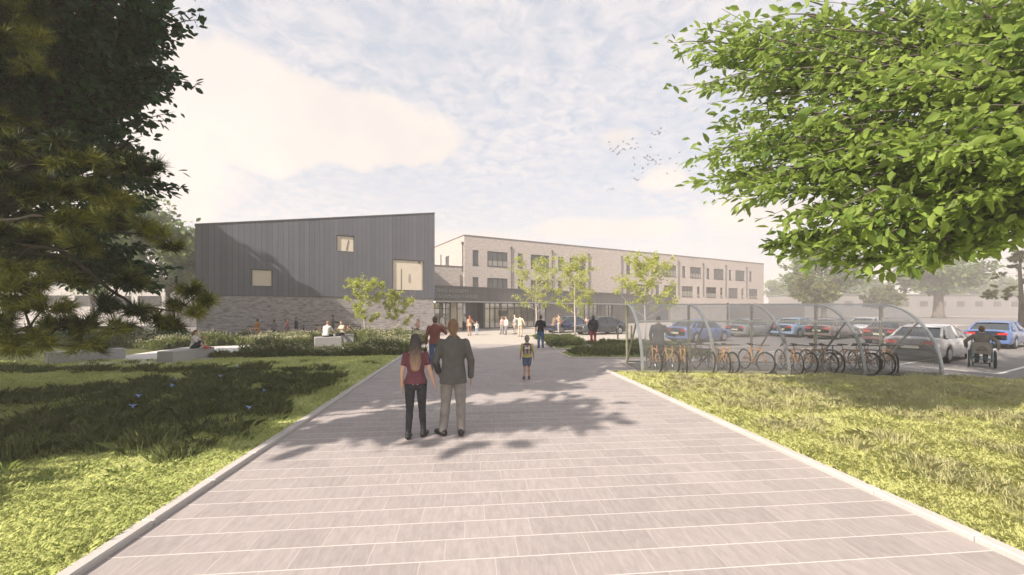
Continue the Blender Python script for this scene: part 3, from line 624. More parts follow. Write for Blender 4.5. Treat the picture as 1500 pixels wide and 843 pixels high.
# the near couple
lw = G(609, 641); lm = G(664, 638)
m_h, nt_, b_ = new_mat('hair_ombre'); tc_ = N(nt_, 'ShaderNodeTexCoord'); s_ = N(nt_, 'ShaderNodeSeparateXYZ'); nt_.links.new(tc_.outputs['Object'], s_.inputs[0])
mp_ = N(nt_, 'ShaderNodeMapping'); mp_.inputs['Scale'].default_value = (60, 60, 3); nt_.links.new(tc_.outputs['Object'], mp_.inputs[0]); no_ = N(nt_, 'ShaderNodeTexNoise', Scale=1., Detail=4); nt_.links.new(mp_.outputs[0], no_.inputs['Vector'])
f_ = math_n(nt_, 'MULTIPLY_ADD', math_n(nt_, 'SUBTRACT', 1.58, s_.outputs[2]), 2.3, math_n(nt_, 'MULTIPLY', math_n(nt_, 'SUBTRACT', no_.outputs[0], .5), 1.0), True)
nt_.links.new(mix(nt_, f_, (.035, .024, .022), (.36, .23, .15)), b_.inputs['Base Color']); b_.inputs['Roughness'].default_value = .45
def woman_extra(b, up, J):
    MB().box((-.03, -.02, -.05), (.03, .02, .03), bevel=.01).build('phone', plain('phone_white', (.7, .7, .7), .3, 0), b, loc=up(-.135, -.10, 1.0))
person('woman with long brown hair, burgundy blouse and charcoal trousers beside man in grey jacket', (lw.x, lw.y, 0), faceaway(lw, -.05), 1.64, 'f',
       dict(re=vec(.075, -.03, -.27), rw=vec(.075, .05, -.235), le=vec(-.06, -.02, -.275), lw=vec(.0, .03, -.25), rk=vec(.105, .03, .50), lk=vec(-.10, .0, .5), ra=vec(.13, .03, .085), la=vec(-.12, -.08, .085), rfoot=vec(.05, .16, -.05), lfoot=vec(.02, .17, -.05)),
       (cloth('burgundy', (.155, .062, .078)), .30, .008, .02), (CHAR, .97, .0), SHOE, ('long', m_h), SK_L, .009)
person('man with tied-back tan hair, grey-brown jacket and pale khaki trousers, seen from behind', (lm.x, lm.y, 0), faceaway(lm, .0), 1.87, 'm',
       dict(re=vec(.085, -.03, -.28), rw=vec(.0, .07, -.25), le=vec(-.085, .02, -.28), lw=vec(.04, .16, -.19), rk=vec(.115, .02, .5), lk=vec(-.115, .03, .5), ra=vec(.12, -.02, .085), la=vec(-.155, .0, .085), rfoot=vec(.03, .18, -.05), lfoot=vec(-.10, .16, -.05)),
       (cloth('jacket_grey', (.105, .102, .098)), .97, .026, .28), (TROUS, .98, .014), SHOE, ('bun', 'tan'), SK_M, .009, girth=.97)
# red jumper
l = on(637, 543)
def rj(b, up, J):
    MB().box((-.05, -.14, -.30), (.05, .14, 0), bevel=.02).tube([(0, -.08, 0), (0, -.06, .09), (0, .06, .09), (0, .08, 0)], .009, 6).build('shoulder_bag', plain('bag_black', (.02, .02, .022), .6), b, loc=J['lw']+vec(-.02, .02, -.16))
person('man in rust-red jumper and blue jeans walking away with one hand at his ear', l, faceaway(l), 1.80, 'm',
       dict(re=vec(.17, .06, -.20), rw=vec(-.09, .10, .21), le=vec(-.07, -.03, -.28), rk=vec(.10, .08, .5), ra=vec(.10, .02, .085), la=vec(-.10, -.10, .09)),
       (cloth('rust', (.20, .075, .06)), 1., .014, .14), (DENIM, .97, .006), SHOEB, ('short', 'brown'), SK_M, .014, extra=rj)
# child with rucksack
l = on(772, 556)
PURP = cloth('purple', (.13, .07, .16)); YEL = cloth('yellow', (.45, .43, .17))
def ruck(b, up, J):
    r = MB().box((-.16, -.30, 1.08), (.16, -.11, 1.47), bevel=.05).build('rucksack', YEL, b); q = PURP
    MB().box((-.165, -.315, 1.38), (.165, -.105, 1.49), bevel=.05).build('flap', q, r); MB().box((-.045, -.325, 1.1), (.045, -.20, 1.4), bevel=.02).build('strap', q, r); MB().box((-.17, -.31, 1.20), (.17, -.12, 1.235), bevel=.012).build('strap', q, r)
    MB().box((-.09, -.33, 1.27), (.09, -.25, 1.36), bevel=.02).build('pocket', plain('reflective', (.6, .58, .6), .4), r)
    for s in (1, -1): MB().box((s*.14-.025, -.31, 1.08), (s*.14+.025, -.12, 1.40), bevel=.012).build('strap', q, r)
person('schoolchild in yellow top and blue shorts with purple and yellow rucksack', l, faceaway(l, .05), 1.26, 'm',
       dict(rk=vec(.08, .10, .5), ra=vec(.085, .04, .09), lk=vec(-.09, .0, .5), la=vec(-.13, -.20, .12), rfoot=vec(.02, .16, -.05), lfoot=vec(-.04, .14, -.06)), (YEL, .5, .012, .08), (cloth('blue_short', (.10, .125, .20)), .36, .008), plain('trainers', (.10, .06, .09), .6), ('short', 'grey'), SK_M, .015, head=1.28, extra=ruck)
l = on(792, 510)
person('man in black t-shirt and blue jeans standing at the corner of the planted bed', l, faceaway(l, .05), 1.74, 'm', dict(re=vec(.075, -.01, -.285), le=vec(-.075, -.01, -.285)), (BLACKC, .46, .012, .12), (DENIM, .97, .012), SHOE, ('short', 'dark'), SK_M, .018)
l = on(869, 505)
def hood(b, up, J): o = MB().ell(up(0, -.09, 1.5), (.12, .08, .10)).build('hood', BLACKC, b, smooth=True)
person('person in black hooded coat and dark red trousers standing among the bed grasses', l, faceaway(l), 1.72, 'm', dict(le=vec(-.09, .03, -.26), lw=vec(.03, .14, -.18), re=vec(.08, .03, -.27), rw=vec(-.02, .1, -.2)), (BLACKC, 1., .035, .30), (cloth('crimson', (.26, .045, .06)), .97, .014), SHOE, ('short', 'dark'), SK_D, .02, extra=hood)
# entrance crowd
WSH, BEI, PNK, GRY = cloth('white', (.58, .55, .52)), cloth('beige', (.50, .42, .32)), cloth('pink', (.50, .30, .28)), cloth('grey', (.20, .20, .21))
def p_at(px, py): return on(px, py)
l = on(688, 492)
person('woman with red hair and pale peach dress top holding a child by the hand', l, .3, 1.55, 'f', dict(re=vec(.16, .03, -.22), rw=vec(.2, .0, -.13), rk=vec(.1, .12, .5), la=vec(-.12, -.18, .1)), (cloth('peach', (.55, .36, .27)), .6, .012, .18), (cloth('tan_leggings', (.38, .22, .15)), .97, .0), SHOEB, ('long', 'red'), SK_L, .022)
l = on(698.5, 491)
person('small child in white top walking beside the red-haired woman', l, .4, 1.08, 'm', dict(le=vec(-.13, .02, -.20), lw=vec(-.08, .02, .16)), (WSH, .8, .014, .14), (cloth('sky', (.35, .42, .52)), .9, .01), SHOE, ('short', 'ginger'), SK_L, .022, head=1.3)
l = on(735.5, 490)
person('person in pink top with grey skirt walking left of a pair by the entrance', l, 2.6, 1.45, 'f', dict(rk=vec(.1, .1, .5), ra=vec(.1, .08, .09)), (PNK, .6, .012, .1), (GRY, .9, .02), SHOE, ('long', 'brown'), SK_L, .022)
l = on(741.5, 490.5)
person('person in white top and grey trousers walking right of a pair by the entrance', l, 2.4, 1.45, 'f', dict(lk=vec(-.1, .1, .5), la=vec(-.1, .08, .09)), (WSH, .6, .012, .1), (GRY, .9, .01), SHOE, ('long', 'ginger'), SK_L, .022)
l = on(762, 493.5)
person('person in cream shirt and trousers waving with a raised left arm', l, -.2, 1.66, 'm', dict(le=vec(-.26, .05, .05), lw=vec(-.05, .05, .25), re=vec(.12, 0, -.26), rw=vec(.08, .05, -.22)), (cloth('cream', (.58, .50, .38)), 1., .014, .1), (cloth('sand', (.46, .38, .29)), .97, .012), SHOEB, ('short', 'brown'), SK_L, .02)
l = on(754.5, 490)
person('person in pale grey top half hidden behind the waving figure', l, .6, 1.5, 'f', {}, (cloth('silver', (.45, .43, .42)), .6, .012, .1), (cloth('oat', (.5, .44, .38)), .97, .01), SHOE, ('short', 'tan'), SK_L, .022)
l = on(819, 488.5)
def rbag(b, up, J): MB().ell((0, 0, 0), (.14, .1, .17)).build('handbag', cloth('bag_red', (.45, .10, .10)), b, loc=up(.18, -.1, .98), smooth=True)
person('man in sand-coloured shirt reaching forward with a red bag behind the dark car', l, .9, 1.66, 'm', dict(le=vec(-.06, .22, -.12), lw=vec(.0, .25, .03), re=vec(.06, .2, -.16), rw=vec(.0, .24, .02)), (cloth('sand2', (.48, .38, .27)), .6, .014, .1), (cloth('stone', (.36, .34, .31)), .97, .012), SHOE, ('short', 'brown'), SK_L, .02, extra=rbag)
l = on(810.5, 490.5)
person('figure in brown coat bending beside the sand-shirted man', l, -.9, 1.5, 'f', dict(re=vec(.05, .18, -.2), rw=vec(0, .2, .05)), (cloth('umber', (.20, .14, .10)), 1., .03, .3), (CHAR, .97, .0), SHOE, ('long', 'tan'), SK_L, .022, lean=.35)
l = on(860, 490)
person('person in pale pink dress behind the person in the black coat', l, 2.9, 1.5, 'f', {}, (cloth('rose', (.55, .36, .34)), .4, .014, .4), (cloth('rose2', (.5, .34, .32)), .6, .012), SHOE, ('long', 'blonde'), SK_L, .022)
person('person in white shirt and dark skirt just inside the lobby doors', (-4.55, 39.0, 0), 2.5, 1.62, 'f', {}, (WSH, .9, .014, .12), (CHAR, .9, .02), SHOE, ('long', 'brown'), SK_L, .022)
person('person in white blouse walking in front of the lobby glass', (-6.25, 36.6, 0), .5, 1.5, 'f', dict(rk=vec(.1, .1, .5)), (cloth('ivory', (.55, .53, .5)), .6, .014, .12), (cloth('mist', (.35, .35, .36)), .9, .02), SHOE, ('short', 'grey'), SK_L, .022)
# wall side, left
SIT = dict(pel=vec(0, 0, .56), rk=vec(.11, .43, .52), lk=vec(-.11, .43, .52), ra=vec(.11, .45, .085), la=vec(-.11, .40, .085))
def sit(h=1.6, bz=.46, **k):
    d = dict(SIT); z = bz/(h/1.8)+.105; d['pel'] = vec(0, 0, z); d['rk'] = vec(.11, .43, z-.04); d['lk'] = vec(-.11, .43, z-.04); d.update(k); return d
def bench(label, loc, rot, sx, sy, sz=.45):
    return tag(MB().box((-sx/2, -sy/2, -.03), (sx/2, sy/2, sz), bevel=.015).build('concrete_bench', CONC, loc=(loc[0], loc[1], 0), rotz=rot), label, 'bench', 'concrete block benches')
bench('long concrete block bench on the white path with a girl sitting on it', (-12.72, 16.05), R(-4), .62, 1.95, .46)
bench('concrete block bench half hidden under the dark pine branches', (-16.35, 15.75), R(-32), .6, 2.1, .45)
bench('concrete block bench with the white-shirted man sitting on it', (-10.2, 22.7), R(28), 1.35, .7, .50)
bench('concrete block bench under the woman in beige beside the flower bed', (-10.45, 25.2), R(28), 1.25, .65, .48)
bench('low concrete block bench against the brick hall under the pink-topped woman', (-7.15, 31.6), ROT_U, 1.6, .55, .45)
person('girl in white t-shirt and dark skirt sitting on the long bench, drinking', (-12.70, 16.35, -.02), -1.35, 1.45, 'f', sit(1.45, .46, rk=vec(.11, .33, .92), lk=vec(-.11, .36, .84), ra=vec(.11, .50, .66), la=vec(-.11, .52, .66), re=vec(.05, .17, -.2), rw=vec(-.05, .12, .22), le=vec(-.03, .2, -.18), lw=vec(.03, .17, .12)), (WSH, .5, .012, .05), (cloth('navy', (.03, .035, .06)), .45, .02), plain('shoe_red', (.4, .05, .05), .5), ('long', 'brown'), SK_L, .018, lean=.1)
person('man in white t-shirt sitting on a concrete bench with his back turned', (-10.28, 22.62, -.0), -.15, 1.74, 'm', sit(1.74, .5, re=vec(.06, .17, -.22), rw=vec(-.05, .2, -.06), le=vec(-.1, .1, -.24), lw=vec(.06, .2, -.1)), (WSH, .5, .016, .12), (CHAR, .97, .01), SHOE, ('short', 'ginger'), SK_L, .018, lean=.28)
person('woman in beige cardigan sitting on a concrete bench facing the path', (-10.35, 25.0, -.0), 2.75, 1.6, 'f', sit(1.6, .48, re=vec(.05, .14, -.2), rw=vec(-.1, .15, .02), le=vec(-.05, .14, -.2), lw=vec(.1, .15, .04)), (BEI, 1., .016, .1), (CHAR, .97, .01), SHOEB, ('short', 'tan'), SK_L, .02, lean=.1)
person('person in dark suit standing behind the seated pair by the brick wall', (-12.55, 28.6, 0), -1.2, 1.7, 'm', dict(re=vec(.08, .16, -.2), rw=vec(-.06, .22, .0), le=vec(-.05, .16, -.22), lw=vec(0, .22, -.04)), (cloth('suit_dark', (.05, .048, .05)), 1., .025, .25), (CHAR, .97, .01), SHOE, ('short', 'dark'), SK_D, .022)
person('person in orange jacket leaning near the left end of the brick wall', (-17.05, 27.45, 0), 2.6, 1.4, 'f', dict(re=vec(.05, .12, -.2)), (cloth('orange', (.42, .20, .06)), 1., .02, .15), (cloth('mustard', (.35, .2, .08)), .97, .01), SHOE, ('short', 'dark'), SK_D, .022)
person('person in charcoal top standing between the orange jacket and the pink top', (-16.2, 27.9, 0), 2.9, 1.35, 'm', {}, (GRY, 1., .02, .2), (CHAR, .97, .01), SHOE, ('short', 'dark'), SK_D, .022)
person('person in pink vest and skirt turning to a friend by the wall', (-15.45, 28.1, 0), -1.9, 1.42, 'f', dict(re=vec(.1, .12, -.2), rw=vec(0, .12, .16)), (cloth('pink2', (.42, .17, .17)), .2, .012, .1), (cloth('mauve', (.28, .17, .22)), .5, .03), SHOEB, ('long', 'brown'), SK_L, .022)
person('person in dark blue suit carrying a bag beside the bollard', (-14.75, 28.0, 0), -1.0, 1.5, 'm', dict(rk=vec(.1, .12, .5)), (cloth('ink', (.035, .04, .06)), 1., .025, .25), (CHAR, .97, .01), SHOE, ('short', 'brown'), SK_M, .022)
person('woman in pale pink top sitting against the brick hall near the entrance', (-7.2, 31.35, -.02), 2.4, 1.6, 'f', sit(1.6, .45, re=vec(.08, .12, -.2), rw=vec(-.05, .1, .2)), (PNK, .3, .012, .1), (CHAR, .97, .01), SHOE, ('long', 'brown'), SK_L, .022)
# ------------------------------------------------------------------ wheelchair and its user
wc = G(1438, 537); wf = faceaway(wc, .03)
ch = empty('wheelchair', (wc.x, wc.y, -.036), wf); tag(ch, 'wheelchair with teal frame and grey back panel carrying the man across the parking bay', 'wheelchair')
TEAL = plain('teal_paint', (.05, .17, .24), .35, .1, coat=.4); RUB = plain('rubber', (.018, .018, .018), .8, .2); UPH = cloth('upholstery', (.25, .235, .215)); CHR = plain('chrome', (.6, .6, .62), .2, .05, metal=1.)
fm = MB()
for s in (1, -1):
    x = s*.235; fm.tube([(x, -.22, .98), (x, -.2, .92), (x, -.18, .3), (x, -.16, .22)], .016, 8); fm.tube([(x, -.18, .48), (x, .28, .48), (x, .34, .2), (x*.8, .5, .1)], .015, 8); fm.tube([(x, -.17, .28), (x, .3, .28)], .013, 8); fm.tube([(x, -.18, .70), (x, .2, .70), (x, .24, .48)], .014, 8)
fm.tube([(-.235, -.19, .70), (.235, -.19, .70)], .014, 8); fm.tube([(-.235, -.17, .46), (.235, .25, .28)], .012, 6); fm.tube([(.235, -.17, .46), (-.235, .25, .28)], .012, 6); fm.tube([(-.235, -.17, .3), (.235, -.17, .3)], .012, 8)
fm.build('frame', TEAL, ch, smooth=True)
MB().box((-.225, -.215, .50), (.225, -.195, .90), bevel=.008).build('backrest', UPH, ch); MB().box((-.225, -.18, .48), (.225, .26, .53), bevel=.015).build('seat', UPH, ch); MB().box((-.2, .42, .09), (.2, .56, .11)).build('footplate', RUB, ch)
for s in (1, -1):
    wl = MB().torus((s*.30, -.12, .31), (1, 0, 0), .285, .025, 36, 8).build('wheel', RUB, ch, smooth=True)
    q = MB().torus((s*.30, -.12, .31), (1, 0, 0), .262, .008, 36, 6).torus((s*.335, -.12, .31), (1, 0, 0), .25, .009, 36, 6)
    for k in range(14): t = 2*math.pi*k/14; q.tube([(s*.30, -.12, .31), (s*.30, -.12+.26*math.cos(t), .31+.26*math.sin(t))], .0025, 4)
    q.build('rim', CHR, wl); MB().torus((s*.2, .33, .08), (1, 0, 0), .06, .02, 20, 6).build('caster', RUB, ch); MB().capsule((s*.235, -.22, .97), (s*.235, -.33, .97), .018, .016).build('push_handle', RUB, ch)
person('man in grey suit jacket sitting in the teal wheelchair with elbows out', (wc.x, wc.y, -.0), wf, 1.78, 'm',
       dict(pel=vec(0, -.08, .62), rk=vec(.11, .36, .60), lk=vec(-.11, .36, .60), ra=vec(.10, .46, .17), la=vec(-.10, .46, .17), re=vec(.19, -.06, -.22), rw=vec(-.0, .10, -.21), le=vec(-.20, -.04, -.20), lw=vec(.02, .12, -.21), look=(0, -.1)),
       (cloth('suit_grey', (.14, .132, .12)), .98, .026, .12), (CHAR, .97, .01), SHOE, ('short', 'brown'), SK_M, .016)
# ------------------------------------------------------------------ bicycles
ORG = plain('bronze_orange', (.80, .40, .13), .35, .1, coat=.4); DKF = plain('bike_black', (.03, .03, .032), .4, .1, coat=.3)
def bike_meshes(fmat):
    fr = MB(); bb = (-.07, 0, .29); hs = (.33, 0, .72); hb = (.36, 0, .60); st = (-.19, 0, .72); ra = (-.50, 0, .345); fa = (.55, 0, .345)
    fr.tube([bb, hb], .026, 8).tube([hs, st], .022, 8).tube([bb, st], .022, 8).tube([(-.19, 0, .72), (-.215, 0, .84)], .015, 8).tube([hs, hb], .025, 8).tube([(.325, 0, .74), (.315, 0, .86)], .015, 8)
    for s in (1, -1): fr.tube([(-.19, s*.02, .70), (-.50, s*.055, .345)], .012, 6).tube([(-.07, s*.03, .29), (-.50, s*.055, .345)], .013, 6).tube([(.365, s*.03, .60), (.42, s*.055, .5), (.55, s*.055, .345)], .015, 6)
    fr.tube([(.365, -.04, .6), (.365, .04, .6)], .016, 6)
    wr = MB().torus((0, 0, 0), (0, 1, 0), .322, .022, 36, 8); rim = MB().torus((0, 0, 0), (0, 1, 0), .295, .010, 36, 6).tube([(0, -.05, 0), (0, .05, 0)], .02, 8)
    for k in range(18): t = 2*math.pi*k/18; rim.tube([(0, (.03 if k % 2 else -.03), 0), (.29*math.cos(t), 0, .29*math.sin(t))], .0022, 4)
    hb_ = MB().tube([(.26, -.31, .87), (.31, -.2, .88), (.33, 0, .87), (.31, .2, .88), (.26, .31, .87)], .014, 8).capsule((.27, .30, .87), (.21, .33, .87), .018, .018, 8).capsule((.27, -.30, .87), (.21, -.33, .87), .018, .018, 8)
    sa = MB().ell((-.26, 0, .87), (.10, .07, .03)).ell((-.15, 0, .872), (.10, .03, .025)); sa.tube([(-.215, 0, .84), (-.22, 0, .87)], .014, 6)
    cr = MB().torus((-.07, .05, .29), (0, 1, 0), .085, .008, 20, 6).tube([(-.07, .07, .29), (.04, .08, .16)], .010, 6).box((.0, .085, .145), (.09, .17, .17)).tube([(-.07, -.07, .29), (-.18, -.08, .42)], .010, 6).box((-.23, -.17, .405), (-.14, -.085, .43)).tube([(-.07, .055, .375), (-.50, .055, .37)], .005, 4).tube([(-.07, .055, .205), (-.50, .055, .31)], .005, 4)
    return dict(frame=fr.mesh('frame', fmat, True), tyre=wr.mesh('tyre', RUB, True), rim=rim.mesh('rim', CHR), handlebar=hb_.mesh('handlebar', RUB, True), saddle=sa.mesh('saddle', RUB, True), crank=cr.mesh('crank', DKF))
BM_O, BM_D = bike_meshes(ORG), bike_meshes(DKF)
def bicycle(label, loc, heading, bm=BM_O, lean=0., group='bicycles in the cycle shelter', steer=0.):
    b = empty('bicycle', loc, heading); b.rotation_euler = (lean, 0, heading); tag(b, label, 'bicycle', group)
    link('frame', bm['frame'], b)
    for x in (-.50, .55):
        w_ = link('wheel', bm['tyre'], b, loc=(x, 0, .345), rotz=(steer if x > 0 else 0)); link('rim', bm['rim'], w_)
    for k in ('handlebar', 'saddle', 'crank'): link(k, bm[k], b)
    return b
# cycle shelter
S0 = G(941, 547.5); S1 = G(1380, 551.5); sa_ = (S1-S0); SL = sa_.length; srot = math.atan2(sa_.y, sa_.x)
sh = empty('cycle_shelter', (S0.x, S0.y, -.0), srot); tag(sh, 'curved steel-mesh cycle shelter with five hoops sheltering orange bicycles', 'shelter')
SD, SH = 2.2, 2.18
sheet('shelter_base', [S0+Vector((-.15, -.25, 0)), S1+Vector((.15, -.25, 0)), S1+Vector((.25, 2.6, 0)), S0+Vector((-.05, 2.6, 0))], .004, ASPH)
arc = lambda t: (SD*(1-math.cos(t)), SH*math.sin(t))
for k in range(5):
    x = SL*k/4; h_ = MB(); pts = [arc(math.pi/2*i/20) for i in range(21)]
    for i in range(20):
        (y0, z0), (y1, z1) = pts[i], pts[i+1]; n0 = Vector((y1-y0, z1-z0)).normalized(); ny, nz = -n0.y*.022, n0.x*.022
        vs = [(x-.045, y0-ny, z0-nz), (x+.045, y0-ny, z0-nz), (x+.045, y0+ny, z0+nz), (x-.045, y0+ny, z0+nz), (x-.045, y1-ny, z1-nz), (x+.045, y1-ny, z1-nz), (x+.045, y1+ny, z1+nz), (x-.045, y1+ny, z1+nz)]
        h_.add(vs, [(0, 1, 5, 4), (2, 3, 7, 6), (1, 2, 6, 5), (3, 0, 4, 7)])
    h_.build('hoop', STEEL, sh); MB().box((x-.04, SD-.025, 0), (x+.04, SD+.025, SH-.03)).build('post', STEEL_O, sh)
    MB().tube([(x, .76, 1.62), (x, SD-.06, .12)], .032, 6).build('brace', STEEL_O, sh)
for k in range(4):
    a, b = SL*k/4+.048, SL*(k+1)/4-.048
    MB().box((a, .70, 1.59), (b, .745, 1.65)).build('purlin', STEEL, sh); MB().box((a, SD-.03, SH-.01), (b, SD+.03, SH+.04)).build('purlin', STEEL, sh); MB().box((a, -.02, .05), (b, .02, .11)).build('bottom_rail', STEEL_O, sh); MB().box((a, SD-.02, .08), (b, SD+.02, .13)).build('bottom_rail', STEEL_O, sh)
# wire lattice laid over the arc
tt = [math.pi/2*i/200 for i in range(201)]; pp_ = [arc(t) for t in tt]; ss = [0.]
for a, b in zip(pp_, pp_[1:]): ss.append(ss[-1]+math.dist(a, b))
S_ = ss[-1]; ys = np.array([p[0] for p in pp_]); zs = np.array([p[1] for p in pp_]); ssn = np.array(ss)
def lattice(wid=.010, pitch=.088):
    vs = []; fs = []; base = 0
    for sg, off in ((1, .024), (-1, .030)):
        n = int((SL+S_)/pitch)
        for i in range(n+1):
            x0 = i*pitch-(S_ if sg > 0 else 0)
            a, b = (max(0, -x0), min(S_, SL-x0)) if sg > 0 else (max(0, x0-SL), min(S_, x0))
            if b-a < .05: continue
            m = max(2, int((b-a)/.13)+1); s = np.linspace(a, b, m); x = x0+sg*s
            y = np.interp(s, ssn, ys); z = np.interp(s, ssn, zs); th = np.interp(s, ssn, np.array(tt)); ny = -np.cos(th)/1.; nz = np.sin(th); 
            nl = np.sqrt(ny*ny+nz*nz); y2 = y+ny/nl*off; z2 = z+nz/nl*off
            A_ = np.stack([x-wid*.7, y2, z2], 1); B_ = np.stack([x+wid*.7, y2, z2], 1)
            q = np.empty((2*m, 3)); q[0::2] = A_; q[1::2] = B_; vs.append(q); r = np.arange(m-1)*2+base
            fs.append(np.stack([r, r+1, r+3, r+2], 1)); base += 2*m
    return np_mesh('mesh_cover', np.concatenate(vs), np.concatenate(fs), plain('mesh_wire', (.22, .215, .21), .5, .1, metal=.5))
link('mesh_cover', lattice(), sh)
cs = MB(); pts = [arc(math.pi/2*i/24) for i in range(25)]
for i in range(24):
    (y0, z0), (y1, z1) = pts[i], pts[i+1]; cs.add([(.05, y0, z0), (SL-.05, y0, z0), (SL-.05, y1, z1), (.05, y1, z1)], [(0, 1, 2, 3)])
cs.build('clear_sheet', glass_mat('polycarbonate', (.80, .82, .855), .955, .18, .28), sh, smooth=True)
ep = MB(); ep.add([(-.0, p[0], p[1]) for p in pts]+[(0, SD, 0)], [tuple(range(26))]); ep.build('end_panel', glass_mat('end_glazing', (.92, .93, .93), .9, .05), sh)
# bicycles: where each front wheel stands along the shelter
SM = Matrix.Translation(sh.location) @ Matrix.Rotation(srot, 4, 'Z')
bspots = [(.50, 'o', 0), (.98, 'o', .06), (1.42, 'o', -.05), (2.1, 'd', .05), (2.62, 'o', .02), (2.85, 'o', -.06), (3.72, 'o', .08), (4.78, 'o', -.03), (5.05, 'o', .05), (5.68, 'o', .03), (5.95, 'd', -.04), (6.62, 'o', .30), (7.02, 'o', -.05), (7.30, 'd', .06), (7.85, 'o', -.22)]
blabels = ['orange bicycle nearest the left end panel of the shelter, beside the standing man', 'orange bicycle directly in front of the standing man in the shelter', 'orange bicycle whose frame shows just right of the standing man', 'black-framed bicycle left of the second hoop of the shelter', 'orange bicycle just right of the second hoop, in front of the blue car', 'orange bicycle paired close with the one right of the second hoop', 'orange bicycle standing alone in the middle of the shelter\'s second bay', 'orange bicycle partly behind the middle hoop of the shelter', 'orange bicycle just right of the middle hoop, front wheel under the rail', 'orange bicycle second to the right of the middle hoop', 'black-framed bicycle tucked beside an orange one in the third bay', 'orange bicycle turned sideways left of the fourth hoop', 'orange bicycle just right of the fourth hoop', 'black-framed bicycle in the last bay between two orange ones', 'orange bicycle angled at the right end of the shelter']
for (x, kd, dv), lab in zip(bspots, blabels):
    p = SM @ Vector((x, .05+.55+.1*random.random(), .006)); bicycle(lab, p, srot-R(90)+dv*1.6, BM_O if kd == 'o' else BM_D, random.uniform(-.06, .06), steer=random.uniform(-.25, .25))
l = SM @ Vector((.86, 1.25, 0))
person('man in charcoal coat and dark cap standing at the bicycles in the shelter', (l.x, l.y, 0), faceaway(l, -.25), 1.80, 'm', dict(re=vec(.12, .10, -.25), rw=vec(.16, .18, -.05), le=vec(-.09, .04, -.27), lw=vec(-.02, .16, -.2)), (cloth('coal', (.075, .075, .078)), 1., .03, .25), (CHAR, .97, .012), SHOE, ('short', 'dark'), SK_M, .018)
for px, Y, lab, kd in ((466, 28.9, 'bicycle leaning on the brick wall left of the seated pair', BM_O), (509, 30.2, 'bicycle seen nearly end-on against the brick wall', BM_O), (521, 30.6, 'dark-tyred bicycle side-on against the brick wall left of the young tree', BM_D), (371, 27.2, 'bicycle at the far left end of the brick wall', BM_O)):
    bicycle(lab, ((px-750)/600*Y, Y, .03), ROT_U+(1.2 if px in (509, 466) else .1), kd, .08, 'bicycles against the brick wall')
for px, py, hh, lab in ((905, 497, .95, 'black bollard in front of the grey saloon at the bed edge'), (925, 501, 1.0, 'black bollard beside the left end of the cycle shelter'), (445, 496, .95, 'black bollard before the brick wall left of the bench pair'), (604, 503, .95, 'black bollard behind the long-haired woman\'s head')):
    v = G(px, py); b_ = MB().tube([(0, 0, -.04), (0, 0, hh-.06), (0, 0, hh)], [.055, .055, .045], 12).build('bollard', FRAME, loc=(v.x, v.y, 0)); tag(b_, lab, 'bollard', 'black bollards'); MB().tube([(0, 0, hh-.16), (0, 0, hh-.11)], .057, 12).build('band', ALU, b_)
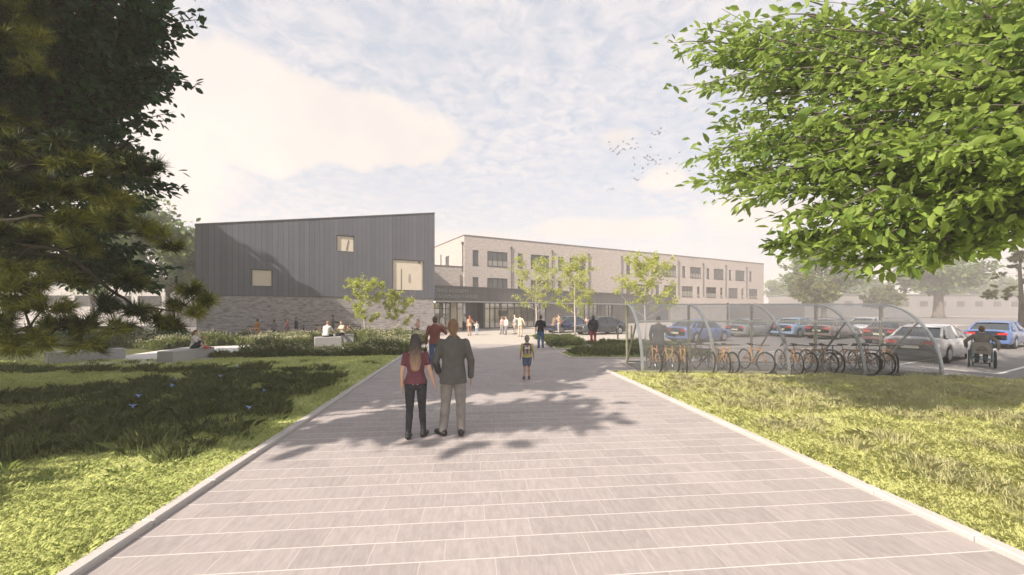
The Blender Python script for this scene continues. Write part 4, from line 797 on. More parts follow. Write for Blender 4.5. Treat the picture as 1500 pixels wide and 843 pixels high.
# ------------------------------------------------------------------ cars
def paint(n, c): return plain('paint_'+n, c, .28, .06, 2, spec=.5, coat=.8)
TAIL = plain('tail_lamp', (.42, .02, .02), .2, .1, coat=.6); HEADL = plain('head_lamp', (.6, .62, .65), .1, 0, coat=.8); CGL = plain('car_glass', (.02, .026, .032), .05, 0, spec=.9, coat=.5); TRIM = plain('car_trim', (.015, .015, .016), .45, .1); PLATE = plain('number_plate', (.42, .41, .33), .5, .0)
def sm(x, a, b): t = min(1, max(0, (x-a)/(b-a))); return t*t*(3-2*t)
def car_meshes(pm, bump=None):
    W = .89; wx = (1.36, -1.36); wr = .36
    xs = sorted(set([-2.25, -2.235, -2.18, -2.08, -1.95]+[round(-1.85+.055*i, 3) for i in range(70)]+[2.02, 2.12, 2.2, 2.25]))
    xs = [x for x in xs if x <= 2.25]; me = MB(); rows = []
    for x in xs:
        endf = min(1, (x+2.25)/.35) if x < 0 else min(1, (2.25-x)/.5); rnd = math.sqrt(max(0, 1-(1-endf)**2)); w = W*(.80+.20*rnd)
        zl = .24+.06*(1-rnd)
        for c in wx:
            if abs(x-c) < wr: zl = max(zl, .32+math.sqrt(wr*wr-(x-c)**2))
        zb = .92 - .17*sm(x, .7, 2.25) + .05*sm(-x, 1.2, 2.0) - .05*sm(-x, 2.1, 2.26)
        if x < -2.2: zb -= .03
        if x > 2.1: zb -= .10*(x-2.1)/.15
        zm = .62; zl2 = min(zl, zb-.12)
        rows.append([(w*.93, zl2), (w*.99, max(zl2+.02, .36)), (w, max(zl2+.04, zm)), (w*.965, max(zl2+.06, zb-.10)), (w*.91, zb-.02), (w*.55, zb+.02), (0, zb+.03)])
    n = 7
    for x, r in zip(xs, rows):
        me.v += [(x, y, z) for y, z in r]+[(x, -y, z) for y, z in r[-2::-1]]
    m = 2*n-1
    for i in range(len(xs)-1):
        for k in range(m-1): me.f.append((i*m+k, i*m+k+1, (i+1)*m+k+1, (i+1)*m+k))
    me.f.append(tuple(range(m))); me.f.append(tuple((len(xs)-1)*m+k for k in range(m-1, -1, -1))); me.m = [0]*len(me.f)
    under = MB().box((-2.1, -.74, .20), (2.1, .74, .62))
    # cabin: x, half width, height
    prof = [(-1.72, .70, .945), (-1.05, .62, 1.33), (-.75, .60, 1.395), (-.2, .60, 1.415), (.2, .595, 1.40), (.45, .59, 1.35), (1.08, .70, .93)]
    g = MB(); rw = [(-1.75, .80), (-1.2, .80), (-.8, .81), (-.2, .81), (.25, .81), (.6, .80), (1.12, .78)]
    for (x, wt, z), (xb, wb) in zip(prof, rw): g.v += [(xb, wb, .90), (x, wt, z), (x, -wt, z), (xb, -wb, .90)]
    for i in range(6):
        for k in range(3): g.f.append((i*4+k, i*4+k+1, (i+1)*4+k+1, (i+1)*4+k))
    g.f += [(0, 3, 2, 1), (24, 25, 26, 27)]; g.m = [0]*len(g.f)
    rf = MB(); rp = [(-1.12, .59, 1.325), (-.75, .61, 1.41), (-.2, .615, 1.432), (.2, .605, 1.418), (.47, .585, 1.355)]
    for x, wt, z in rp: rf.v += [(x, wt+.012, z-.03), (x, wt-.05, z+.006), (x, 0, z+.022), (x, -wt+.05, z+.006), (x, -wt-.012, z-.03)]
    for i in range(4):
        for k in range(4): rf.f.append((i*5+k, i*5+k+1, (i+1)*5+k+1, (i+1)*5+k))
    rf.m = [0]*len(rf.f)
    for s in (1, -1):
        rf.tube([(.47, s*.60, 1.345), (1.12, s*.73, .935)], .03, 6); rf.tube([(-1.12, s*.60, 1.315), (-1.75, s*.745, .94)], .045, 6); rf.tube([(-.95, s*.625, 1.33), (-1.35, s*.80, .93)], .05, 6); rf.tube([(-.15, s*.625, 1.395), (-.2, s*.815, .92)], .03, 6)
    lt = {}
    for s, nm in ((1, 'l'), (-1, 'r')):
        lt['t'+nm] = MB().box((-2.262, s*.56-.19, .70), (-2.15, s*.56+.19, .845), bevel=.03); lt['h'+nm] = MB().box((2.0, s*.62-.16, .58), (2.20, s*.62+.16, .70), bevel=.04)
        lt['m'+nm] = MB().box((.72, s*.90-.09, .93), (.86, s*.90+.09, 1.06), bevel=.03)
    tyre = MB().tube([(0, -.10, 0), (0, -.085, 0), (0, .085, 0), (0, .10, 0)], [.27, .315, .315, .27], 28); rim = MB().tube([(0, -.104, 0), (0, -.10, 0), (0, .10, 0), (0, .104, 0)], [.19, .205, .205, .19], 24)
    for k in range(5): t = 2*math.pi*k/5; rim.box((-.03, -.112, 0), (.03, .112, .19), M=Matrix.Rotation(t, 4, 'Y'))
    return dict(body=me.mesh('body', pm, True), underbody=under.mesh('underbody', TRIM), cabin_glass=g.mesh('cabin_glass', CGL), roof=rf.mesh('roof', pm, True), tl=lt['tl'].mesh('tail_lamp', TAIL), tr=lt['tr'].mesh('tail_lamp', TAIL), hl=lt['hl'].mesh('headlight', HEADL), hr=lt['hr'].mesh('headlight', HEADL), ml=lt['ml'].mesh('mirror', pm), mr=lt['mr'].mesh('mirror', pm),
        tyre=tyre.mesh('wheel', RUB, True), rim=rim.mesh('rim', plain('alloy', (.42, .42, .43), .3, .1, metal=.7)), rear=MB().box((-2.268, -.80, .27), (-2.12, .80, .47), bevel=.03).mesh('rear_bumper', bump or pm), front=MB().box((2.05, -.72, .27), (2.258, .72, .45), bevel=.04).mesh('front_bumper', bump or pm), plate=MB().box((-2.276, -.26, .55), (-2.262, .26, .66)).mesh('number_plate', PLATE), boot=MB().box((-2.272, -.37, .70), (-2.24, .37, .72)).mesh('boot_trim', CHR), door=MB().box((-.55, -.905, .72), (-.40, -.875, .75)).box((.35, -.905, .72), (.50, -.875, .75)).box((-.55, .875, .72), (-.40, .905, .75)).box((.35, .875, .72), (.50, .905, .75)).mesh('door_handle', CHR))
def car(label, x, y, heading, pm, z=-.036, bump=None, sc=1.):
    r = empty('parked_car', (x, y, z), heading); tag(r, label, 'car', 'cars in the car park'); r.scale = (sc, sc, sc); key = pm.name+(bump.name if bump else '')
    if key not in CARS: CARS[key] = car_meshes(pm, bump)
    d = CARS[key]
    for k, nm in (('body', 'body'), ('underbody', 'underbody'), ('cabin_glass', 'cabin_glass'), ('roof', 'roof'), ('tl', 'tail_lamp'), ('tr', 'tail_lamp'), ('hl', 'headlight'), ('hr', 'headlight'), ('ml', 'mirror'), ('mr', 'mirror'), ('rear', 'rear_bumper'), ('front', 'front_bumper'), ('plate', 'number_plate'), ('boot', 'boot_trim'), ('door', 'door_handle')): link(nm, d[k], r)
    for wx in (1.36, -1.36):
        for s in (1, -1): w_ = link('wheel', d['tyre'], r, loc=(wx, s*.79, .315)); link('rim', d['rim'], w_)
    return r
CARS = {}
PBLUE, PSIL, PGREY, PDARK, PNAVY, PBRN, PSKY = paint('blue', (.07, .12, .27)), paint('silver', (.46, .45, .44)), paint('grey', (.16, .165, .17)), paint('dark', (.04, .045, .055)), paint('navy', (.035, .05, .12)), paint('brown', (.15, .115, .10)), paint('light_blue', (.18, .26, .38))
def rearcar(label, rr, pm, **k):                   # rr: ground point of the rear right corner
    c = Vector((rr[0], rr[1], 0))+U*2.25+V*.89; return car(label, c.x, c.y, ROT_U, pm, **k)
rearcar('silver saloon with black rear bumper parked beside the right end of the cycle shelter', (15.9, 15.15), PSIL, bump=TRIM)
rearcar('blue saloon parked beyond the man in the wheelchair', (25.4, 20.8), PBLUE)
rearcar('bright blue saloon seen through the shelter beside the standing cyclist', (10.5, 24.5), PBLUE)
car('grey hatchback side-on in front of the slatted compound', 18.4, 31.5, ROT_U, PGREY, sc=.95)
rearcar('light blue saloon parked left of the brown car behind the bicycles', (20.3, 29.5), PSKY)
rearcar('brown-grey saloon parked right of the light blue car', (21.4, 27.4), PBRN)
car('white saloon parked nose to nose beyond the brown-grey car', 27.6, 31.9, ROT_U+math.pi, paint('white', (.6, .6, .6)))
rearcar('maroon-grey saloon seen through the last bay of the shelter', (21.9, 23.2), paint('maroon', (.13, .06, .06)))
car('dark navy car behind the middle young tree in front of the pavilion', 5.0, 36.4, ROT_U+R(180), PNAVY, sc=.98, z=.0)
car('dark grey saloon side-on behind the person in the black coat', 7.2, 33.6, ROT_U+R(176), PDARK, z=.0)
# ------------------------------------------------------------------ foliage
def needle_mat(name, dark, light):
    m, nt, b = new_mat(name); L = nt.links; tc = N(nt, 'ShaderNodeTexCoord'); geo = N(nt, 'ShaderNodeNewGeometry')
    no = N(nt, 'ShaderNodeTexNoise', Scale=2.3, Detail=3, Roughness=.6); L.new(tc.outputs['Object'], no.inputs['Vector'])
    f = math_n(nt, 'MULTIPLY', ramp(nt, no.outputs[0], [(.43, 0.), (.62, 1.)]), math_n(nt, 'MULTIPLY_ADD', geo.outputs['Random Per Island'], .7, .3))  # pale noise patches paint sunlit sprays into the needle colour
    f = math_n(nt, 'ADD', f, math_n(nt, 'MULTIPLY', math_n(nt, 'POWER', geo.outputs['Random Per Island'], 3.), .15), None, True)
    L.new(mix(nt, f, dark, light), b.inputs['Base Color']); b.inputs['Roughness'].default_value = .5; b.inputs['Specular IOR Level'].default_value = .2
    return m
def leaf_cards(C, Nrm, Dr, size, aspect=.5, fold=.25, jit=.38):
    """leaf shapes: 6 points, two quads, folded along the midrib. C centres, Nrm normals, Dr directions"""
    n = len(C); Nrm = Nrm/np.linalg.norm(Nrm, axis=1, keepdims=True); Dr = Dr-Nrm*np.sum(Dr*Nrm, 1, keepdims=True); Dr /= np.linalg.norm(Dr, axis=1, keepdims=True)+1e-9
    S = np.cross(Nrm, Dr); L_ = size*(1+jit*(rng.random(n)-.5)*2); L_ = L_[:, None]; W_ = L_*aspect*.5
    P = np.empty((n, 6, 3)); P[:, 0] = C; P[:, 1] = C+Dr*L_*.36+S*W_+Nrm*W_*fold; P[:, 2] = C+Dr*L_*.75+S*W_*.72+Nrm*W_*fold*.4; P[:, 3] = C+Dr*L_-Nrm*L_*.08; P[:, 4] = C+Dr*L_*.75-S*W_*.72+Nrm*W_*fold*.4; P[:, 5] = C+Dr*L_*.36-S*W_+Nrm*W_*fold
    b = np.arange(n)[:, None]*6; F = np.concatenate([b+np.array([[0, 1, 2, 3]]), b+np.array([[0, 3, 4, 5]])], 0)
    return P.reshape(-1, 3), F
def limb(mb, a, b, r0, r1, n=6, sag=.0, seg=7, wob=.06):
    a, b = Vector(a), Vector(b); L_ = (b-a).length; pts = []
    side = Vector((random.uniform(-1, 1), random.uniform(-1, 1), random.uniform(-1, 1)))*L_*wob
    for i in range(seg+1):
        t = i/seg; p = a.lerp(b, t)+side*math.sin(t*math.pi)+Vector((0, 0, sag*L_*math.sin(t*math.pi))); pts.append(p)
    mb.tube(pts, [r0+(r1-r0)*(i/seg) for i in range(seg+1)], n); return pts
def unit(n): v = rng.normal(size=(n, 3)); return v/np.linalg.norm(v, axis=1, keepdims=True)
SUNLIT = [A(95, 215, 4.8), A(120, 250, 4.9), A(110, 285, 4.9), A(60, 210, 4.8), A(25, 30, 4.8), A(285, 440, 5.2), A(15, 400, 4.5), A(90, 420, 4.8)]
SRAY = Vector((-SUN_H.x*math.cos(ELEV), -SUN_H.y*math.cos(ELEV), math.sin(ELEV))).normalized()
def in_gap(c, r_=.55):  # clumps on these sun rays are left out to light chosen pine sprays
    for q in SUNLIT:
        d = Vector(c)-q; t = d.dot(SRAY)
        if t > .8 and (d-SRAY*t).length < r_: return True
    return False
def early(c, r_):                                   # crowns shaped by leaving out clumps that would shadow the sunlit foreground
    k = c.z/math.tan(ELEV); x, y = c.x+SUN_H.x*k, c.y+SUN_H.y*k; return (y-r_*.15 < 3.75+(x+5.4)*.56 and x > -12) or (x+r_*.4 > 1.9+max(0, y-9)*.28 and y < 15)
def broad_tree(name, label, cat, loc, clumps, trunk_h, tr, leaf_m, bark_m, leaf=.14, per=260, aspect=.5, flat=.6, twigs=5, crown_name='crown', group=None, sweep=(0, 0, 0), droop=.25, limbs_from=.75):
    """clumps: list of (x, y, z, rx, ry, rz) relative to loc; leaves fill sprays on twigs inside each clump"""
    r = empty(name, loc); tag(r, label, cat, group); wd = MB(); top = Vector((random.uniform(-.1, .1), random.uniform(-.1, .1), trunk_h))
    wd.tube([(0, 0, -.1), (0, 0, .12*trunk_h), tuple(top*.5), tuple(top)], [tr*1.5, tr*1.05, tr*.9, tr*.72], 12)
    Cs, Ns, Ds = [], [], []
    for (x, y, z, rx, ry, rz) in clumps:
        c = Vector((x, y, z))
        if loc[0] < 0 and loc[1] < 9.5 and early(c+Vector(loc), rx): continue
        if loc[0] < 0 and loc[1] < 9.5 and in_gap(c+Vector(loc), 1.1*rx+.2): continue
        st = top*random.uniform(limbs_from, 1.)
        lp = limb(wd, st, c, max(.012, tr*.27*random.uniform(.7, 1.1)), max(.006, tr*.10), 6, .05)
        k = max(8, int(per))
        tips = unit(twigs)*np.array([rx, ry, rz])*(.35+.65*rng.random((twigs, 1))**.5)+np.array(c)+np.array(sweep)*rx*.8
        for t in tips:
            tp = limb(wd, lp[random.randint(3, 6)], t, max(.005, tr*.09), .003, 4, .05, 4)
            m = k//twigs; s = np.linspace(.15, 1.0, m)+rng.normal(0, .05, m); a = np.array(tp[0]); b = np.array(t); base = a+(b-a)*np.clip(s, 0, 1.05)[:, None]
            off = unit(m)*np.array([rx, ry, rz*.7])*.30*rng.random((m, 1))**.6
            P = base+off; d = (b-a)/(np.linalg.norm(b-a)+1e-6)
            Cs.append(P); Ds.append(d*.6+off/(np.linalg.norm(off, axis=1, keepdims=True)+1e-6)*.8+rng.normal(0, .35, (m, 3))+np.array([0, 0, -droop])+np.array(sweep)); nn = unit(m)*(1-flat)+np.array([0, 0, 1.])*flat+rng.normal(0, .2, (m, 3)); Ns.append(nn)
    C, N_, D_ = np.concatenate(Cs), np.concatenate(Ns), np.concatenate(Ds); sz = leaf*np.ones(len(C))
    v, f = leaf_cards(C, N_, D_, sz, aspect); link(crown_name, np_mesh(crown_name, v, f, leaf_m), r)
    wd.build('trunk', bark_m, r, smooth=True); return r
def ring_clumps(n, cx, cy, cz, R_, H_, r_lo, r_hi, flat=.7, inner=.35):
    out = []
    for i in range(n):
        u = unit(1)[0]; rad = inner+(1-inner)*rng.random()**.45; s = r_lo+(r_hi-r_lo)*rng.random()
        out.append((cx+u[0]*R_*rad, cy+u[1]*R_*rad, cz+u[2]*H_*rad, s, s, s*flat))
    return out
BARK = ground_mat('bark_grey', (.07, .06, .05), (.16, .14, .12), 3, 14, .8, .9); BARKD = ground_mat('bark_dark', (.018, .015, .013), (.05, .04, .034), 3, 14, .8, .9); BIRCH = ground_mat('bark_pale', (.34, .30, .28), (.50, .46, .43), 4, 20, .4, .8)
LF_R = leaf_mat('leaf_bright', (.035, .095, .018), (.33, .43, .095), .48); LF_L = leaf_mat('leaf_deep', (.012, .034, .014), (.035, .085, .03), .28); LF_Y = leaf_mat('leaf_lime', (.26, .31, .05), (.46, .48, .12), .45); LF_F = leaf_mat('leaf_mid', (.07, .12, .035), (.16, .21, .065), .3, scale=.25); LF_P = needle_mat('needle_olive', (.011, .024, .010), (.26, .27, .05)); LF_O = leaf_mat('leaf_olive', (.08, .095, .03), (.15, .155, .055), .3, scale=.3)  # leaf_bright's dark and light ends paint shaded depth and highlights into the crown
# the tree arching in from the right: clumps laid out around its real crown
def rel(loc, pts): return [(p[0].x-loc[0], p[0].y-loc[1], p[0].z-loc[2], *p[1:]) for p in pts]
TR = (11.6, 6.6, 0); pts = []
spec = [(1060, 40, 7.6, .75), (1090, 120, 7.2, .8), (1050, 95, 7.8, .6), (1100, 210, 7., .7), (1075, 255, 7.2, .55), (1120, 270, 6.6, .55), (1140, 60, 7., .9), (1165, 160, 6.6, .9), (1190, 240, 6.3, .75), (1180, 310, 6.4, .55), (1165, 350, 6.9, .35), (1225, 345, 6.0, .5), (1290, 365, 5.8, .45), (1375, 358, 5.6, .42), (1425, 335, 5.6, .40), (1240, 90, 6.4, 1.), (1250, 190, 6.0, .9), (1270, 280, 5.8, .7), (1330, 310, 5.5, .55), (1390, 290, 5.4, .5), (1330, 130, 5.8, .9), (1340, 220, 5.5, .7), (1410, 190, 5.2, .7), (1440, 90, 5.2, .8), (1470, 240, 5.0, .5), (1500, 150, 4.8, .7), (1340, 30, 6.2, 1.), (1440, 20, 5.4, .9), (1180, 20, 7.2, .9), (1260, 10, 6.8, .9), (1530, 70, 5., .8), (1540, 230, 4.9, .6), (1120, 170, 7.3, .8), (1480, 300, 5.3, .28)]
for px, py, Y, r_ in spec: pts.append((A(px, py, Y), r_, r_, r_*.55))
extra = ring_clumps(46, 11.6, 7.2, 8.2, 6.4, 3.6, .8, 1.2, .6)
ok = []
for q in extra:                                     # the part of the crown overhead and beyond the picture
    px = 750+600*q[0]/max(.5, q[1]); py = 454-600*(q[2]-2)/max(.5, q[1])
    if q[1] < 1.5 or (px > 1180 and py < 40) or px > 1620: ok.append(q)
ok += ring_clumps(26, 12.6, 7.4, 7.4, 3.4, 3.2, .9, 1.3, .65)
pts += [(Vector(q[:3]), *q[3:]) for q in ok if 750+600*q[0]/max(.5, q[1]) > 1560 or q[1] < 1.5 or 454-600*(q[2]-2)/max(.5, q[1]) < 40]
broad_tree('broadleaf_tree', 'large bright green broadleaf tree arching in over the right lawn', 'tree', TR, rel(TR, pts), 4.2, .26, LF_R, BARK, .165, 560, .43, .5, 10, sweep=(-.62, -.2, -.5))
# dark broadleaf trees at the left
TL = (-11.4, 8.6, 0)
spec = [(235, 20, 8.4, .8), (225, 95, 8.2, .75), (205, 150, 8.2, .7), (235, 60, 8.6, .55), (185, 215, 8.2, .7), (215, 262, 8.2, .55), (190, 290, 8.4, .6), (140, 60, 8.6, 1.1), (120, 150, 8.8, 1.1), (110, 250, 9, 1.0), (60, 100, 8.6, 1.1), (40, 210, 9, 1.), (160, 330, 9, .8), (90, 340, 9.2, .9), (30, 330, 9.2, .9), (20, 30, 7.9, 1.2), (100, 0, 7.9, 1.1), (60, 50, 7.8, .9), (150, 20, 7.9, .8), (10, 110, 7.9, .8), (190, 380, 9.6, .7), (205, 418, 10, .5), (150, 410, 9.8, .7), (235, 120, 8.3, .45), (60, 400, 9.6, .8), (228, 395, 10, .45), (170, 100, 8.2, .9), (180, 20, 8.2, .9), (80, 180, 8.4, 1.0)]
pts = [(A(px, py, Y), r_, r_, r_*.6) for px, py, Y, r_ in spec]
for q in ring_clumps(40, -11.8, 8.4, 8.6, 4.6, 3.6, .9, 1.3, .65):
    px = 750+600*q[0]/max(.5, q[1]); py = 454-600*(q[2]-2)/max(.5, q[1])
    if px < 190 and (px < -20 or py < 300): pts.append((Vector(q[:3]), *q[3:]))
for q in ring_clumps(60, -9.6, 7.2, 13.4, 5.2, 3.4, 1.0, 1.5, .65):
    lim_ = 454-600*(q[2]-1.6-2)/max(.5, q[1]+1.2)
    if lim_ < -70: pts.append((Vector(q[:3]), *q[3:]))
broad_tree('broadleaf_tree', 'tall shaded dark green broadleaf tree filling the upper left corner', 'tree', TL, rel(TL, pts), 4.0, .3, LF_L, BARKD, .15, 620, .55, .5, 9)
def tree_at(label, x, y, H_, R_, n, leaf_m, name='broadleaf_tree', leaf=.3, per=200, th=None, tr=.22, group=None, flat=.65, twigs=5, cz=None, bark=BARK, rl=.22, rh=.36, vr=None):
    th = th or H_*.3; c0 = cz or (H_+th*.8)/2; vr = vr or (H_-c0)*.9
    return broad_tree(name, label, 'tree', (x, y, 0), ring_clumps(n, 0, 0, c0, R_*.8, vr, R_*rl, R_*rh, flat), th, tr, leaf_m, bark, leaf, per, .6, .4, twigs, group=group)
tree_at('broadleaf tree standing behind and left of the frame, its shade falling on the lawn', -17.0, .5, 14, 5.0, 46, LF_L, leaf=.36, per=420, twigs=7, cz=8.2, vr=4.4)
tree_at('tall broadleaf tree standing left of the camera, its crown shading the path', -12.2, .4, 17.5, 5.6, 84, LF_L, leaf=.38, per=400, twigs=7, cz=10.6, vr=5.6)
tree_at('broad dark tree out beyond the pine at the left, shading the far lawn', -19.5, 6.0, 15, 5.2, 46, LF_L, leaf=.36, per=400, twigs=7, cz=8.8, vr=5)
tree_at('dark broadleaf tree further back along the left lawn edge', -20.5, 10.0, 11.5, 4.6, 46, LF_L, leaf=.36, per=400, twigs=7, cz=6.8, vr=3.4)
tree_at('tall tree left of the hall whose shadow climbs the dark cladding', -26.5, 19, 15.5, 5., 46, LF_F, leaf=.5, per=420)
tree_at('sunlit green tree beside the left end of the dark hall', -33.5, 40, 13.8, 5.0, 34, LF_F, leaf=.42, per=220)
tree_at('hazy green tree further left behind the hall', -45, 44, 14.5, 6, 30, LF_F, leaf=.5, per=180)
tree_at('hazy tree seen through the pine branches at far left', -52, 40, 13, 5.5, 28, LF_F, leaf=.5, per=180)
# far trees, right
tree_at('large hazy grey-green tree beyond the right end of the school block', 70, 92, 17.5, 9.5, 46, LF_F, leaf=.8, per=150, tr=.5)
tree_at('small round olive tree above the cycle shelter roof', 52, 70, 9.2, 4.6, 26, LF_O, leaf=.5, per=150, tr=.25)
tree_at('broad hazy tree with pale trunk beyond the car park', 102, 98, 15.5, 12, 46, LF_F, leaf=.9, per=140, tr=1.0, th=7.5, cz=10.5, vr=4.2)
tree_at('small hazy olive tree beside the broad pale-trunked tree', 85, 94, 8.5, 4.5, 18, LF_O, leaf=.7, per=120)
for i, (x, y, h_) in enumerate(((128, 150, 15), (150, 142, 13), (176, 150, 15), (112, 170, 16))):
    tree_at(('faint tree left in the haze above the distant low building', 'second faint tree in the haze above the distant low building', 'third faint tree in the haze above the distant low building', 'faintest tree in the haze behind the broad pale-trunked tree')[i], x, y, h_, 8, 26, LF_F, leaf=1.3, per=90, tr=.5, group='faint trees in the far haze')
# young birches
def birch(label, x, y, H_, R_, n, lean=0):
    r = empty('young_tree', (x, y, 0)); tag(r, label, 'tree', 'young pale-stemmed trees'); wd = MB(); Cs, Ns, Ds = [], [], []
    top = Vector((.1*lean, 0, H_*.97)); st = [Vector((0, 0, -.05)), Vector((.02, .01, H_*.2)), Vector((-.03, .02, H_*.45)), Vector((.03, 0, H_*.72)), top]
    wd.tube(st, [.055*H_/6+.018, .05*H_/6+.014, .035*H_/6+.01, .02, .006], 8)
    for i in range(n):
        t = .30+.68*(i+.5*random.random())/n; k = t*4; j = min(3, int(k)); base = st[j].lerp(st[j+1], k-j)
        a = i*2.4+random.random()*.6; sh_ = math.sin(min(1, (1-t)/.62+.12)*math.pi*.62); ln = R_*(.45+.75*sh_)*random.uniform(.75, 1.1)
        end = base+Vector((math.cos(a)*ln, math.sin(a)*ln, ln*random.uniform(.55, 1.0)))
        if end.z > H_: end.z = H_-random.random()*.2
        lp = limb(wd, base, end, .022*H_/6, .006, 5, -.06, 6)
        for q in range(6):
            b0 = lp[random.randint(2, 6)]; e2 = b0+Vector((random.gauss(0, 1), random.gauss(0, 1), random.gauss(.2, .7)))*R_*.22; limb(wd, b0, e2, .008, .003, 4, 0, 3)
            m = 34; s_ = rng.random(m)[:, None]; P = np.array(b0)+(np.array(e2)-np.array(b0))*s_+rng.normal(0, R_*.065, (m, 3)); Cs.append(P); Ds.append(rng.normal(0, 1, (m, 3))+np.array([0, 0, -.2])); Ns.append(unit(m)+np.array([0, 0, .6]))
    v, f = leaf_cards(np.concatenate(Cs), np.concatenate(Ns), np.concatenate(Ds), .13*np.ones(sum(len(c) for c in Cs)), .62); link('crown', np_mesh('crown', v, f, LF_Y), r); wd.build('trunk', BIRCH, r, smooth=True)
birch('left young lime-green tree in front of the brick hall base', -10.1, 28, 4.15, 1.1, 15)
birch('shorter young lime-green tree in front of the brick hall base, under the large window', -8.4, 30, 3.35, .95, 13)
birch('young lime-green tree rising behind the man in the black t-shirt', 2.25, 38, 6.8, 1.75, 20)
birch('middle young lime-green tree with forked pale trunk in front of the dark cars', 4.85, 31.6, 6.0, 1.5, 19)
birch('young lime-green tree behind the left end of the cycle shelter', 8.55, 26.3, 5.4, 1.55, 19, 1)
# pines
def needle_fan(P, Dr, n=34, ln=.11, wid=.0045, spread=.72):
    m = len(P); Pn = np.repeat(P, n, 0); D0 = np.repeat(Dr, n, 0); D = D0/np.linalg.norm(D0, axis=1, keepdims=True)*.8+unit(m*n)*spread; D /= np.linalg.norm(D, axis=1, keepdims=True)
    S = np.cross(D, unit(m*n)); S /= np.linalg.norm(S, axis=1, keepdims=True)+1e-9; l = ln*(.7+.6*rng.random((m*n, 1)))
    Pn = Pn-D0/np.linalg.norm(D0, axis=1, keepdims=True)*(.05*rng.random((m*n, 1)))
    V_ = np.empty((m*n, 3, 3)); V_[:, 0] = Pn-S*wid; V_[:, 1] = Pn+S*wid; V_[:, 2] = Pn+D*l
    return V_.reshape(-1, 3), np.arange(m*n*3).reshape(-1, 3)
def pine(label, loc, limbs_, trunk_h, tr, clumps, ln, wid, per, nn, leaf_m=LF_P, name='pine_tree'):
    r = empty(name, loc); tag(r, label, 'tree'); wd = MB(); wd.tube([(0, 0, -.1), (.05, 0, trunk_h*.4), (-.05, .05, trunk_h*.8), (0, 0, trunk_h)], [tr*1.3, tr, tr*.7, tr*.3], 10)
    nodes = []
    o = Vector(loc)
    for pl, r0 in limbs_:
        pl = [Vector(p)-o for p in pl]; sm_ = []
        for a, b in zip(pl, pl[1:]): sm_ += [a.lerp(b, t)+Vector((random.gauss(0, .012), random.gauss(0, .012), random.gauss(0, .015))) for t in (0, .33, .66)]
        sm_.append(pl[-1]); wd.tube(sm_, [r0*(1-.85*i/(len(sm_)-1)) for i in range(len(sm_))], 7); nodes += sm_
    Ps, Ds = [], []
    for (c, rx, rz, k) in clumps:
        if in_gap(c, .5) or (loc[0] < 0 and c[2] > 4.8 and early(Vector(c), .3)): continue
        c = Vector(c)-o; nd = min(nodes, key=lambda q: (q-c).length) if nodes else Vector((0, 0, c.z))
        if (nd-c).length > .05: limb(wd, nd, c, .012, .006, 5, .08, 5)
        for j in range(k):
            u = unit(1)[0]; e = c+Vector((u[0]*rx, u[1]*rx*.9, abs(u[2])**1.0*np.sign(u[2])*rz))*random.uniform(.35, 1.); limb(wd, c, e, .006, .003, 4, .06, 3)
            m = per; s_ = (.25+.75*rng.random(m))[:, None]; P = np.array(c)+(np.array(e)-np.array(c))*s_+rng.normal(0, .02, (m, 3)); Ps.append(P); d = np.array(e-c)/((e-c).length+1e-6)+np.array([0, 0, .35]); Ds.append(np.repeat(d[None], m, 0)+rng.normal(0, .35, (m, 3)))
    v, f = needle_fan(np.concatenate(Ps), np.concatenate(Ds), nn, ln, wid); link('crown', np_mesh('crown', v, f, leaf_m), r); wd.build('trunk', BARKD, r, smooth=True); return r
TP = (-7.6, 4.6, 0)
Aq = lambda px, py, Y: tuple(A(px, py, Y))
base = lambda z: (-7.6, 4.6, z)
lim = [([base(2.6), Aq(-120, 345, 4.8), Aq(0, 322, 4.9), Aq(70, 318, 5.0), Aq(180, 340, 5.0), Aq(250, 355, 5.0)], .045), ([base(2.4), Aq(-60, 365, 4.6), Aq(20, 357, 4.6), Aq(90, 367, 4.7), Aq(150, 415, 4.9), Aq(200, 450, 5.), Aq(255, 455, 5.1), Aq(300, 425, 5.2)], .035),
       ([base(1.9), Aq(-80, 500, 4.5), Aq(0, 488, 4.5), Aq(40, 480, 4.5), Aq(80, 505, 4.7), Aq(140, 505, 4.8)], .04), ([base(3.6), Aq(-60, 260, 4.8), Aq(60, 240, 4.9), Aq(130, 235, 4.9), Aq(210, 245, 5.0)], .035), ([base(4.6), Aq(-60, 80, 4.8), Aq(10, 45, 4.8), Aq(40, 55, 4.9)], .03), ([Aq(125, 285, 5.), Aq(118, 265, 5.), Aq(115, 240, 4.9)], .014)]
